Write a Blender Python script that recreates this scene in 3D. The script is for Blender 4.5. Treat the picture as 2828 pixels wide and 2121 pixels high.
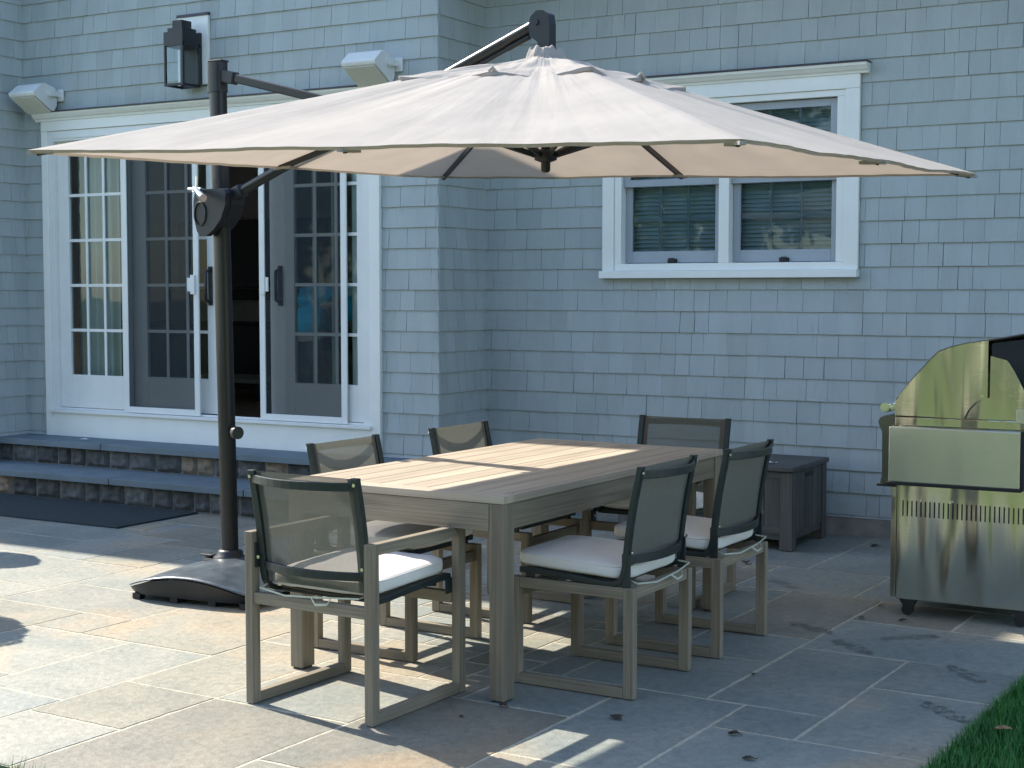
import bpy, bmesh, math, random
from math import sin, cos, pi, radians, sqrt, atan2
from mathutils import Vector, Matrix, noise

# ------------------------------------------------------------------ scene, camera, light
for o in list(bpy.data.objects): bpy.data.objects.remove(o, do_unlink=True)
scn = bpy.context.scene
col = scn.collection
cam_d = bpy.data.cameras.new('camera'); cam = bpy.data.objects.new('camera', cam_d); col.objects.link(cam)
cam.location = (2.6829, -4.5816, 1.4792)
cam.rotation_euler = (pi/2 - 0.0614, 0.0, 0.5242)
cam_d.sensor_width = 36.0; cam_d.lens = 52.806; cam_d.clip_start = 0.1; cam_d.clip_end = 500
scn.camera = cam

SUN_D = Vector((1.165, -0.252, -1.0)).normalized()      # travel direction of the light
sun_el = math.asin(-SUN_D.z); sun_az = atan2(-SUN_D.x, -SUN_D.y)
w = bpy.data.worlds.new('World'); scn.world = w; w.use_nodes = True
wn = w.node_tree; bg = wn.nodes['Background']
sky = wn.nodes.new('ShaderNodeTexSky'); sky.sky_type = 'NISHITA'; sky.sun_disc = False
sky.sun_elevation = sun_el; sky.sun_rotation = sun_az; sky.air_density = 1.0; sky.dust_density = 0.6; sky.ozone_density = 0.4
wn.links.new(sky.outputs[0], bg.inputs[0]); bg.inputs[1].default_value = 0.15
sd = bpy.data.lights.new('sun', 'SUN'); so = bpy.data.objects.new('sun', sd); col.objects.link(so)
sd.energy = 3.7; sd.angle = radians(0.5); sd.color = (1.0, 0.915, 0.78)
so.rotation_euler = SUN_D.to_track_quat('-Z', 'Y').to_euler()
so.location = (-8, 2, 10)
scn.view_settings.view_transform = 'Standard'; scn.view_settings.look = 'None'
scn.view_settings.exposure = 1.55; scn.view_settings.gamma = 1.0
try:
    scn.cycles.max_bounces = 8; scn.cycles.transparent_max_bounces = 16
except Exception: pass
RND = random.Random(7)

# ------------------------------------------------------------------ helpers
XF = None
class MB:
    def __init__(s): s.v = []; s.f = []; s.c = []; s.uv = []; s.sm = []
    def add(s, vs, fs, c=1.0, smooth=False, uvs=None):
        o = len(s.v); s.v += [tuple(p) for p in vs]
        for i, f in enumerate(fs):
            s.f.append(tuple(o + k for k in f)); s.c.append(c); s.sm.append(smooth)
            s.uv.append(uvs[i] if uvs else [(vs[k][0], vs[k][1]) for k in f])
    def obox(s, M, sx, sy, sz, c=None):
        hx, hy, hz = sx/2, sy/2, sz/2
        P = [Vector((a*hx, b*hy, d*hz)) for d in (-1, 1) for b in (-1, 1) for a in (-1, 1)]
        F = [(0,2,3,1), (4,5,7,6), (0,1,5,4), (1,3,7,5), (3,2,6,7), (2,0,4,6)]
        L = max(range(3), key=lambda k: (sx, sy, sz)[k]); oth = [k for k in range(3) if k != L]
        off = RND.uniform(0, 50); uvs = []
        for f in F:
            q = [P[k] for k in f]
            va = oth[0] if max(p[oth[0]] for p in q) - min(p[oth[0]] for p in q) > 1e-9 else oth[1]
            uvs.append([(p[L] + off, p[va] + (0.3 if va == oth[0] else 0.7)*off) for p in q])
        s.add([M @ p for p in P], F, RND.uniform(0.86, 1.12) if c is None else c, False, uvs)
    def box(s, x0, x1, y0, y1, z0, z1, c=None):
        s.obox(Matrix.Translation(((x0+x1)/2, (y0+y1)/2, (z0+z1)/2)), abs(x1-x0), abs(y1-y0), abs(z1-z0), c)
    def bar(s, p0, p1, w, h, up=(0, 0, 1), c=None):
        p0, p1 = Vector(p0), Vector(p1); d = p1 - p0; y = d.normalized(); u = Vector(up)
        x = y.cross(u).normalized(); z = x.cross(y)
        M = Matrix((x, y, z)).transposed().to_4x4(); M.translation = (p0 + p1)/2
        s.obox(M, w, d.length, h, c)
    def tube(s, path, r, n=10, c=1.0, cap=True, sx=1.0):
        path = [Vector(p) for p in path]; rs = r if isinstance(r, (list, tuple)) else [r]*len(path)
        rings = []; prev = None
        for i, p in enumerate(path):
            t = (path[min(i+1, len(path)-1)] - path[max(i-1, 0)]).normalized()
            a = prev if prev else (Vector((0, 0, 1)) if abs(t.z) < .9 else Vector((1, 0, 0)))
            a = (a - t*a.dot(t)).normalized(); prev = a; b = t.cross(a)
            rings.append([p + (a*cos(2*pi*k/n)*sx + b*sin(2*pi*k/n))*rs[i] for k in range(n)])
        V = [q for R_ in rings for q in R_]; F = []
        for i in range(len(path)-1):
            for k in range(n):
                F.append((i*n+k, i*n+(k+1) % n, (i+1)*n+(k+1) % n, (i+1)*n+k))
        s.add(V, F, c, True)
        if cap: s.add(rings[0], [tuple(range(n))[::-1]], c); s.add(rings[-1], [tuple(range(n))], c)
    def strip(s, path, w, t, side, c=1.0):
        """flat bar of width w (along 'side') and thickness t following a path"""
        path = [Vector(p) for p in path]; side = Vector(side).normalized(); V = []
        for i, p in enumerate(path):
            tg = (path[min(i+1, len(path)-1)] - path[max(i-1, 0)]).normalized(); n = tg.cross(side).normalized()
            for a, b in ((-1, -1), (1, -1), (1, 1), (-1, 1)): V.append(p + side*a*w/2 + n*b*t/2)
        F = [(0, 1, 2, 3)]; m = len(path)
        for i in range(m-1):
            for k in range(4): F.append((i*4+k, (i+1)*4+k, (i+1)*4+(k+1) % 4, i*4+(k+1) % 4))
        F.append(tuple((m-1)*4+k for k in (3, 2, 1, 0)))
        s.add(V, F, c)
    def prism(s, poly, fn, a, b, c=1.0, smooth=False):
        """poly of 2-D points, fn(u,v,w)->xyz, extruded from a to b"""
        n = len(poly)
        V = [fn(u, v, a) for u, v in poly] + [fn(u, v, b) for u, v in poly]
        s.add(V, [tuple(range(n))[::-1], tuple(range(n, 2*n))], c)
        s.add(V, [(i, (i+1) % n, n+(i+1) % n, n+i) for i in range(n)], c, smooth)
    def grid(s, fn, nu, nv, c=1.0, smooth=True, closeu=False):
        V = [fn(i/nu, j/nv) for j in range(nv+1) for i in range(nu+(0 if closeu else 1))]
        m = nu + (0 if closeu else 1); F = []; U = []
        for j in range(nv):
            for i in range(nu):
                F.append((j*m+i, j*m+(i+1) % m, (j+1)*m+(i+1) % m, (j+1)*m+i))
                U.append([(i/nu, j/nv), ((i+1)/nu, j/nv), ((i+1)/nu, (j+1)/nv), (i/nu, (j+1)/nv)])
        s.add(V, F, c, smooth, U)
    def build(s, name, mat, parent=None, bevel=0, fix=True, seg=2):
        if XF: s.v = [XF(Vector(p)) for p in s.v]
        me = bpy.data.meshes.new(name)
        me.from_pydata([tuple(v) for v in s.v], [], s.f); me.validate(clean_customdata=False)
        ok = len(me.polygons) == len(s.f)
        me.materials.append(mat)
        if ok:
            ul = me.uv_layers.new(name='UVMap'); ca = me.color_attributes.new('tint', 'FLOAT_COLOR', 'CORNER')
            uvf = []; cf = []; 
            for i, p in enumerate(me.polygons):
                c = s.c[i]; c = (c, c, c, 1.0) if not isinstance(c, (tuple, list)) else (c[0], c[1], c[2], 1.0)
                for k in range(p.loop_total): uvf += s.uv[i][k]; cf += c
            ul = me.uv_layers['UVMap']; ca = me.color_attributes['tint']
            ul.data.foreach_set('uv', uvf); ca.data.foreach_set('color', cf)
            me.polygons.foreach_set('use_smooth', s.sm)
        if fix:
            bm = bmesh.new(); bm.from_mesh(me); bmesh.ops.recalc_face_normals(bm, faces=bm.faces); bm.to_mesh(me); bm.free()
        o = bpy.data.objects.new(name, me); col.objects.link(o)
        if parent: o.parent = parent
        if bevel:
            m = o.modifiers.new('bevel', 'BEVEL'); m.width = bevel; m.segments = seg; m.limit_method = 'ANGLE'; m.angle_limit = radians(40)
            m.harden_normals = False
        return o

def tag(o, label, cat, group=None, kind=None):
    o['label'] = label; o['category'] = cat
    if group: o['group'] = group
    if kind: o['kind'] = kind
    return o
def struct(o, kind='structure'): o['kind'] = kind; return o
def thing(name, label, cat, loc=(0, 0, 0), rz=0, group=None):
    o = bpy.data.objects.new(name, None); col.objects.link(o); o.empty_display_size = .1
    o.location = loc; o.rotation_euler = (0, 0, rz)
    return tag(o, label, cat, group)
def kids(o): return [c for c in bpy.data.objects if c.parent == o]
def copy_tree(o, parent=None):
    c = o.copy(); col.objects.link(c); c.parent = parent
    for k in kids(o): copy_tree(k, c)
    return c

# ------------------------------------------------------------------ materials
def new_mat(name):
    m = bpy.data.materials.new(name); m.use_nodes = True; nt = m.node_tree
    return m, nt, nt.nodes['Principled BSDF']
def N(nt, t, **k):
    n = nt.nodes.new(t)
    for a, b in k.items(): setattr(n, a, b)
    return n
def pbr(name, color, rough=.6, metal=0, var=.12, scale=8, bump=.0, bscale=60, tint=True, detail=4, spec=.5, rvar=.0, coat=0, stretch=None, color2=None, c2scale=2.0, c2lo=.45, c2hi=.65):
    m, nt, P = new_mat(name); L = nt.links
    tc = N(nt, 'ShaderNodeTexCoord'); vec = tc.outputs['Object']
    if stretch:
        mp = N(nt, 'ShaderNodeMapping'); mp.inputs['Scale'].default_value = stretch; L.new(vec, mp.inputs[0]); vec = mp.outputs[0]
    n1 = N(nt, 'ShaderNodeTexNoise'); n1.inputs['Scale'].default_value = scale; n1.inputs['Detail'].default_value = detail; L.new(vec, n1.inputs[0])
    mr = N(nt, 'ShaderNodeMapRange'); mr.inputs[1].default_value = .25; mr.inputs[2].default_value = .75
    mr.inputs[3].default_value = 1-var; mr.inputs[4].default_value = 1+var; L.new(n1.outputs[0], mr.inputs[0])
    mx = N(nt, 'ShaderNodeVectorMath', operation='SCALE'); mx.inputs[0].default_value = color[:3]; L.new(mr.outputs[0], mx.inputs['Scale'])
    out = mx.outputs[0]
    if color2:
        n3 = N(nt, 'ShaderNodeTexNoise'); n3.inputs['Scale'].default_value = c2scale; n3.inputs['Detail'].default_value = 6; L.new(vec, n3.inputs[0])
        r3 = N(nt, 'ShaderNodeMapRange'); r3.inputs[1].default_value = c2lo; r3.inputs[2].default_value = c2hi; L.new(n3.outputs[0], r3.inputs[0])
        mm = N(nt, 'ShaderNodeMix', data_type='RGBA'); L.new(r3.outputs[0], mm.inputs[0]); L.new(out, mm.inputs[6]); mm.inputs[7].default_value = (*color2, 1); out = mm.outputs[2]
    if tint:
        at = N(nt, 'ShaderNodeAttribute', attribute_name='tint')
        mu = N(nt, 'ShaderNodeVectorMath', operation='MULTIPLY'); L.new(out, mu.inputs[0]); L.new(at.outputs['Color'], mu.inputs[1]); out = mu.outputs[0]
    L.new(out, P.inputs['Base Color'])
    P.inputs['Roughness'].default_value = rough; P.inputs['Metallic'].default_value = metal
    P.inputs['Specular IOR Level'].default_value = spec
    if coat: P.inputs['Coat Weight'].default_value = coat
    if rvar:
        m2 = N(nt, 'ShaderNodeMapRange'); m2.inputs[3].default_value = rough-rvar; m2.inputs[4].default_value = rough+rvar; L.new(n1.outputs[0], m2.inputs[0]); L.new(m2.outputs[0], P.inputs['Roughness'])
    if bump:
        n2 = N(nt, 'ShaderNodeTexNoise'); n2.inputs['Scale'].default_value = bscale; n2.inputs['Detail'].default_value = 6; L.new(vec, n2.inputs[0])
        b = N(nt, 'ShaderNodeBump'); b.inputs['Strength'].default_value = bump; b.inputs['Distance'].default_value = .01; L.new(n2.outputs[0], b.inputs['Height']); L.new(b.outputs[0], P.inputs['Normal'])
    return m

def wood(name, dark, light, rough=.72, bump=.25):
    m, nt, P = new_mat(name); L = nt.links
    uv = N(nt, 'ShaderNodeUVMap', uv_map='UVMap'); mp = N(nt, 'ShaderNodeMapping'); mp.inputs['Scale'].default_value = (.7, 70, 1); L.new(uv.outputs[0], mp.inputs[0])
    n1 = N(nt, 'ShaderNodeTexNoise'); n1.inputs['Scale'].default_value = 2.2; n1.inputs['Detail'].default_value = 4; n1.inputs['Distortion'].default_value = .25; n1.inputs['Roughness'].default_value = .6; L.new(mp.outputs[0], n1.inputs[0])
    mp2 = N(nt, 'ShaderNodeMapping'); mp2.inputs['Scale'].default_value = (.6, 7, 1); L.new(uv.outputs[0], mp2.inputs[0])
    n2 = N(nt, 'ShaderNodeTexNoise'); n2.inputs['Scale'].default_value = 3; n2.inputs['Detail'].default_value = 3; L.new(mp2.outputs[0], n2.inputs[0])
    ad = N(nt, 'ShaderNodeMath', operation='ADD'); L.new(n1.outputs[0], ad.inputs[0]); L.new(n2.outputs[0], ad.inputs[1])
    mr = N(nt, 'ShaderNodeMapRange'); mr.inputs[1].default_value = .72; mr.inputs[2].default_value = 1.28; L.new(ad.outputs[0], mr.inputs[0])
    mm = N(nt, 'ShaderNodeMix', data_type='RGBA'); L.new(mr.outputs[0], mm.inputs[0]); mm.inputs[6].default_value = (*dark, 1); mm.inputs[7].default_value = (*light, 1)
    at = N(nt, 'ShaderNodeAttribute', attribute_name='tint')
    mu = N(nt, 'ShaderNodeVectorMath', operation='MULTIPLY'); L.new(mm.outputs[2], mu.inputs[0]); L.new(at.outputs['Color'], mu.inputs[1])
    L.new(mu.outputs[0], P.inputs['Base Color']); P.inputs['Roughness'].default_value = rough; P.inputs['Specular IOR Level'].default_value = .35
    b = N(nt, 'ShaderNodeBump'); b.inputs['Strength'].default_value = bump; b.inputs['Distance'].default_value = .004; L.new(n1.outputs[0], b.inputs['Height']); L.new(b.outputs[0], P.inputs['Normal'])
    return m

def glass(name, tint=(.55, .72, .74), tr=.75, rough=.02):
    m, nt, P = new_mat(name); L = nt.links; nt.nodes.remove(P)
    out = nt.nodes['Material Output']; t = N(nt, 'ShaderNodeBsdfTransparent'); t.inputs[0].default_value = (*tint, 1)
    g = N(nt, 'ShaderNodeBsdfGlossy'); g.inputs['Roughness'].default_value = rough; g.inputs[0].default_value = (.9, 1, 1, 1)
    lw = N(nt, 'ShaderNodeFresnel'); lw.inputs[0].default_value = 1.45
    tc = N(nt, 'ShaderNodeTexCoord'); n = N(nt, 'ShaderNodeTexNoise'); n.inputs['Scale'].default_value = 1.6; L.new(tc.outputs['Object'], n.inputs[0])
    b = N(nt, 'ShaderNodeBump'); b.inputs['Strength'].default_value = .04; b.inputs['Distance'].default_value = .05; L.new(n.outputs[0], b.inputs['Height']); L.new(b.outputs[0], g.inputs['Normal'])
    mx = N(nt, 'ShaderNodeMixShader'); L.new(lw.outputs[0], mx.inputs[0]); L.new(t.outputs[0], mx.inputs[1]); L.new(g.outputs[0], mx.inputs[2]); L.new(mx.outputs[0], out.inputs[0])
    return m

def mesh_cloth(name, color, alpha, trans=.25, weave=700, vertical=True):
    m, nt, P = new_mat(name); L = nt.links; nt.nodes.remove(P); out = nt.nodes['Material Output']
    d = N(nt, 'ShaderNodeBsdfDiffuse'); tl = N(nt, 'ShaderNodeBsdfTranslucent'); t = N(nt, 'ShaderNodeBsdfTransparent')
    tc = N(nt, 'ShaderNodeTexCoord'); n = N(nt, 'ShaderNodeTexNoise'); n.inputs['Scale'].default_value = 90; n.inputs['Detail'].default_value = 2
    mp = N(nt, 'ShaderNodeMapping'); mp.inputs['Scale'].default_value = (3, 3, .25) if vertical else (3, 3, 3); L.new(tc.outputs['Object'], mp.inputs[0]); L.new(mp.outputs[0], n.inputs[0])
    mr = N(nt, 'ShaderNodeMapRange'); mr.inputs[1].default_value = .3; mr.inputs[2].default_value = .7; mr.inputs[3].default_value = .92; mr.inputs[4].default_value = 1.08; L.new(n.outputs[0], mr.inputs[0])
    sc = N(nt, 'ShaderNodeVectorMath', operation='SCALE'); sc.inputs[0].default_value = color; L.new(mr.outputs[0], sc.inputs['Scale'])
    L.new(sc.outputs[0], d.inputs[0]); L.new(sc.outputs[0], tl.inputs[0])
    m1 = N(nt, 'ShaderNodeMixShader'); m1.inputs[0].default_value = trans; L.new(d.outputs[0], m1.inputs[1]); L.new(tl.outputs[0], m1.inputs[2])
    m2 = N(nt, 'ShaderNodeMixShader'); lw = N(nt, 'ShaderNodeLayerWeight'); lw.inputs[0].default_value = .5; fr = N(nt, 'ShaderNodeMapRange'); fr.inputs[1].default_value = .15; fr.inputs[2].default_value = .65; fr.inputs[3].default_value = alpha; fr.inputs[4].default_value = 1.0; L.new(lw.outputs['Facing'], fr.inputs[0]); L.new(fr.outputs[0], m2.inputs[0]); L.new(t.outputs[0], m2.inputs[1]); L.new(m1.outputs[0], m2.inputs[2]); L.new(m2.outputs[0], out.inputs[0])
    return m

def canopy_mat():
    m, nt, P = new_mat('canopy_canvas'); L = nt.links; nt.nodes.remove(P); out = nt.nodes['Material Output']
    d = N(nt, 'ShaderNodeBsdfDiffuse'); tl = N(nt, 'ShaderNodeBsdfTranslucent')
    tc = N(nt, 'ShaderNodeTexCoord'); n = N(nt, 'ShaderNodeTexNoise'); n.inputs['Scale'].default_value = 5; n.inputs['Detail'].default_value = 8; L.new(tc.outputs['Object'], n.inputs[0])
    mr = N(nt, 'ShaderNodeMapRange'); mr.inputs[1].default_value = .3; mr.inputs[2].default_value = .7; mr.inputs[3].default_value = .93; mr.inputs[4].default_value = 1.04; L.new(n.outputs[0], mr.inputs[0])
    sc = N(nt, 'ShaderNodeVectorMath', operation='SCALE'); sc.inputs[0].default_value = (.415, .395, .37); L.new(mr.outputs[0], sc.inputs['Scale'])
    s2 = N(nt, 'ShaderNodeVectorMath', operation='SCALE'); s2.inputs[0].default_value = (.68, .57, .47); L.new(mr.outputs[0], s2.inputs['Scale'])
    L.new(sc.outputs[0], d.inputs[0]); L.new(s2.outputs[0], tl.inputs[0])
    uv = N(nt, 'ShaderNodeUVMap', uv_map='UVMap'); mp = N(nt, 'ShaderNodeMapping'); mp.inputs['Scale'].default_value = (60, 1.3, 1); L.new(uv.outputs[0], mp.inputs[0])
    nb = N(nt, 'ShaderNodeTexNoise'); nb.inputs['Scale'].default_value = 1; nb.inputs['Detail'].default_value = 3; nb.inputs['Distortion'].default_value = .25; L.new(mp.outputs[0], nb.inputs[0])
    nf = N(nt, 'ShaderNodeTexNoise'); nf.inputs['Scale'].default_value = 14; nf.inputs['Detail'].default_value = 6; L.new(tc.outputs['Object'], nf.inputs[0])
    ad = N(nt, 'ShaderNodeMath', operation='MULTIPLY_ADD'); L.new(nf.outputs[0], ad.inputs[0]); ad.inputs[1].default_value = .22; L.new(nb.outputs[0], ad.inputs[2])
    b = N(nt, 'ShaderNodeBump'); b.inputs['Strength'].default_value = .8; b.inputs['Distance'].default_value = .012; L.new(ad.outputs[0], b.inputs['Height'])
    L.new(b.outputs[0], d.inputs['Normal'])
    mx = N(nt, 'ShaderNodeMixShader'); mx.inputs[0].default_value = .22; L.new(d.outputs[0], mx.inputs[1]); L.new(tl.outputs[0], mx.inputs[2]); L.new(mx.outputs[0], out.inputs[0])
    return m

def steel(name, color=(.62, .61, .57), rough=.24, wav=.5):
    m, nt, P = new_mat(name); L = nt.links
    tc = N(nt, 'ShaderNodeTexCoord')
    mp = N(nt, 'ShaderNodeMapping'); mp.inputs['Scale'].default_value = (5, 5, 260); L.new(tc.outputs['Object'], mp.inputs[0])
    n = N(nt, 'ShaderNodeTexNoise'); n.inputs['Scale'].default_value = 1; n.inputs['Detail'].default_value = 3; L.new(mp.outputs[0], n.inputs[0])
    mp2 = N(nt, 'ShaderNodeMapping'); mp2.inputs['Scale'].default_value = (5.5, 5.5, .8); L.new(tc.outputs['Object'], mp2.inputs[0])
    n2 = N(nt, 'ShaderNodeTexNoise'); n2.inputs['Scale'].default_value = 1.3; n2.inputs['Detail'].default_value = 1; L.new(mp2.outputs[0], n2.inputs[0])
    b1 = N(nt, 'ShaderNodeBump'); b1.inputs['Strength'].default_value = wav; b1.inputs['Distance'].default_value = .035; L.new(n2.outputs[0], b1.inputs['Height'])
    b2 = N(nt, 'ShaderNodeBump'); b2.inputs['Strength'].default_value = .06; b2.inputs['Distance'].default_value = .002; L.new(n.outputs[0], b2.inputs['Height']); L.new(b1.outputs[0], b2.inputs['Normal']); L.new(b2.outputs[0], P.inputs['Normal'])
    at = N(nt, 'ShaderNodeAttribute', attribute_name='tint')
    mu = N(nt, 'ShaderNodeVectorMath', operation='MULTIPLY'); mu.inputs[0].default_value = color; L.new(at.outputs['Color'], mu.inputs[1]); L.new(mu.outputs[0], P.inputs['Base Color'])
    P.inputs['Metallic'].default_value = 1; P.inputs['Roughness'].default_value = rough
    P.inputs['Anisotropic'].default_value = .5
    return m

M_shingle = pbr('painted_shingle', (.38, .43, .435), .72, var=.07, scale=3, bump=.28, bscale=45, stretch=(3, 3, .6), color2=(.33, .375, .39), c2scale=6, c2lo=.58, c2hi=.8)
M_gap = pbr('shingle_backing', (.15, .18, .21), .9, tint=False)
M_white = pbr('white_trim_paint', (.80, .82, .79), .42, var=.04, scale=5, bump=.03, tint=True, spec=.5)
M_vinyl = pbr('white_vinyl', (.74, .76, .75), .35, var=.04, scale=6, tint=True)
M_sash = pbr('screen_dimmed_sash', (.34, .38, .42), .4, var=.04, scale=6, tint=True)  # grey put into the sash colour for the dimming of half screens
M_flash = pbr('dark_flashing', (.045, .04, .06), .5, var=.1, tint=False)
M_glass = glass('window_glass', (.58, .70, .73))
M_glassd = glass('door_glass', (.74, .84, .86))
M_screen = mesh_cloth('insect_screen', (.045, .055, .065), .44, 0.05, vertical=False)
M_blk = pbr('black_metal', (.010, .013, .017), .42, var=.15, scale=12, tint=False, spec=.5)
M_blkp = pbr('black_plastic', (.009, .012, .016), .5, var=.2, scale=14, tint=False)
M_bronze = pbr('bronze_powdercoat', (.011, .013, .014), .33, metal=.0, spec=.35, var=.12, scale=20, bump=.05, bscale=300, tint=False)
M_baseM = pbr('base_steel_paint', (.070, .090, .11), .34, metal=.35, var=.22, scale=9, bump=.12, bscale=34, tint=False, rvar=.12, color2=(.15, .16, .175), c2scale=14, c2lo=.55, c2hi=.8)
M_chrome = pbr('chrome', (.85, .86, .88), .08, metal=1, var=.02, tint=False)
M_teak = wood('weathered_teak', (.135, .115, .085), (.275, .235, .175))
M_teaktop = wood('table_teak', (.30, .255, .205), (.46, .39, .31), .62, .22)
M_frame = pbr('chair_frame_paint', (.020, .030, .032), .40, metal=.2, var=.12, scale=15, tint=False)
M_sling = mesh_cloth('sling_mesh', (.165, .17, .15), .74, .25)
M_cush = pbr('cushion_fabric', (.72, .70, .67), .9, var=.05, scale=7, bump=.35, bscale=9, tint=False, spec=.15, detail=5)
M_strap = pbr('cushion_strap', (.50, .52, .44), .8, var=.08, scale=20, tint=False)
M_slab = None
M_steel = steel('stainless_steel', (.64, .63, .54), .16, 1.15)
M_steel2 = steel('stainless_brushed', (.58, .61, .55), .36, .25)
M_dsteel = steel('dark_stainless', (.16, .17, .16), .3, .2)
M_gin = pbr('grill_interior', (.012, .014, .017), .6, var=.3, tint=False)
M_box = wood('storage_resin', (.055, .056, .054), (.115, .115, .11), .6, .5)
M_mat = pbr('door_mat_rubber', (.010, .024, .032), .85, var=.25, scale=3, bump=.6, bscale=140, tint=False, stretch=(1, 8, 1))
M_stone = pbr('step_stone', (.135, .14, .14), .85, var=.45, scale=14, bump=.9, bscale=22, tint=True, detail=8, color2=(.22, .215, .20), c2scale=26, c2lo=.56, c2hi=.72)
M_tread = pbr('bluestone_tread', (.125, .165, .19), .75, var=.16, scale=5, bump=.2, bscale=30, tint=True, detail=7)
M_mortar = pbr('mortar', (.42, .39, .31), .95, var=.22, scale=22, bump=.8, bscale=60, tint=False, detail=8)
M_conc = pbr('concrete', (.27, .26, .235), .9, var=.25, scale=6, bump=.5, bscale=30, tint=False, color2=(.15, .155, .15), c2scale=5, c2lo=.5, c2hi=.75)
M_lawn = pbr('lawn_soil', (.055, .085, .022), .9, var=.35, scale=4, bump=.4, bscale=40, tint=False, color2=(.08, .12, .03), c2scale=.35)
M_blade = pbr('grass_blade', (.035, .17, .03), .55, var=.25, scale=3, tint=True)
M_leaf = pbr('tree_leaf', (.065, .12, .022), .5, var=.3, scale=1.2, tint=True)
M_bark = pbr('bark', (.10, .075, .05), .9, var=.4, scale=12, bump=.8, bscale=25, tint=False)
M_speak = pbr('speaker_plastic', (.66, .68, .66), .5, var=.03, scale=10, tint=True)
M_roof = pbr('roof_shingle', (.09, .09, .095), .9, var=.3, scale=8, bump=.5, tint=False)
M_intw = pbr('interior_wall', (.50, .47, .47), .8, var=.05, scale=2, tint=False)
M_intf = pbr('interior_floor', (.16, .10, .06), .4, var=.2, scale=3, tint=False, stretch=(8, 1, 1))
M_blind = pbr('window_blind', (.66, .72, .74), .8, var=.04, scale=4, tint=False)
M_tv = pbr('tv_black', (.008, .010, .014), .18, var=.1, tint=False)
M_skin = pbr('skin', (.52, .33, .25), .5, var=.06, scale=10, tint=False)
M_shirt = pbr('cyan_shirt', (.02, .72, .95), .85, var=.14, scale=6, bump=.5, bscale=7, tint=False)
M_pants = pbr('dark_trousers', (.02, .025, .035), .85, var=.2, tint=False)
M_hair = pbr('dark_hair', (.03, .02, .015), .6, var=.3, scale=40, tint=False)
M_dleaf = pbr('dry_leaf', (.05, .04, .03), .7, var=.4, scale=30, bump=.5, tint=True)
M_wet = pbr('damp_stone', (.085, .095, .10), .35, var=.25, scale=18, tint=False)
M_paper = pbr('white_paper', (.80, .82, .84), .7, var=.03, tint=False)
M_bolt = pbr('bolt_steel', (.75, .76, .68), .2, metal=1, var=.03, tint=False)

# flagstone: per slab tint, rust clouds, fine grain
def slab_mat():
    m, nt, P = new_mat('bluestone_flag'); L = nt.links
    tc = N(nt, 'ShaderNodeTexCoord'); at = N(nt, 'ShaderNodeAttribute', attribute_name='tint')
    def noise_(sc, det, dist=0.0):
        n = N(nt, 'ShaderNodeTexNoise'); n.inputs['Scale'].default_value = sc; n.inputs['Detail'].default_value = det; n.inputs['Distortion'].default_value = dist; L.new(tc.outputs['Object'], n.inputs[0]); return n.outputs[0]
    def rng(x, a, b, c, d):
        r = N(nt, 'ShaderNodeMapRange'); r.inputs[1].default_value = a; r.inputs[2].default_value = b; r.inputs[3].default_value = c; r.inputs[4].default_value = d; L.new(x, r.inputs[0]); return r.outputs[0]
    base = N(nt, 'ShaderNodeMix', data_type='RGBA'); base.inputs[6].default_value = (.195, .213, .198, 1); base.inputs[7].default_value = (.268, .268, .238, 1); L.new(rng(noise_(2.3, 7, .5), .35, .65, 0, 1), base.inputs[0])
    rust = N(nt, 'ShaderNodeMix', data_type='RGBA'); L.new(base.outputs[2], rust.inputs[6]); rust.inputs[7].default_value = (.36, .275, .18, 1); L.new(rng(noise_(1.1, 5, .8), .53, .72, 0, .75), rust.inputs[0])
    spot = N(nt, 'ShaderNodeMix', data_type='RGBA'); L.new(rust.outputs[2], spot.inputs[6]); spot.inputs[7].default_value = (.13, .135, .13, 1); L.new(rng(noise_(9, 8, 1.2), .62, .74, 0, .5), spot.inputs[0])
    mu = N(nt, 'ShaderNodeVectorMath', operation='MULTIPLY'); L.new(spot.outputs[2], mu.inputs[0]); L.new(at.outputs['Color'], mu.inputs[1])
    sc = N(nt, 'ShaderNodeVectorMath', operation='SCALE'); L.new(mu.outputs[0], sc.inputs[0]); g2 = N(nt, 'ShaderNodeMath', operation='MULTIPLY'); L.new(rng(noise_(160, 3), .3, .7, .82, 1.14), g2.inputs[0]); L.new(rng(noise_(28, 9, .6), .3, .7, .84, 1.13), g2.inputs[1]); L.new(g2.outputs[0], sc.inputs['Scale']); L.new(sc.outputs[0], P.inputs['Base Color'])
    P.inputs['Roughness'].default_value = .62; P.inputs['Specular IOR Level'].default_value = .4
    b = N(nt, 'ShaderNodeBump'); b.inputs['Strength'].default_value = .4; b.inputs['Distance'].default_value = .008; L.new(noise_(36, 8), b.inputs['Height']); L.new(b.outputs[0], P.inputs['Normal'])
    return m
M_slab = slab_mat()

# ------------------------------------------------------------------ ground
mb = MB(); mb.add([(-150, -150, -.035), (150, -150, -.035), (150, 150, -.035), (-150, 150, -.035)], [(0, 1, 2, 3)])
struct(mb.build('lawn', M_lawn))

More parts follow.
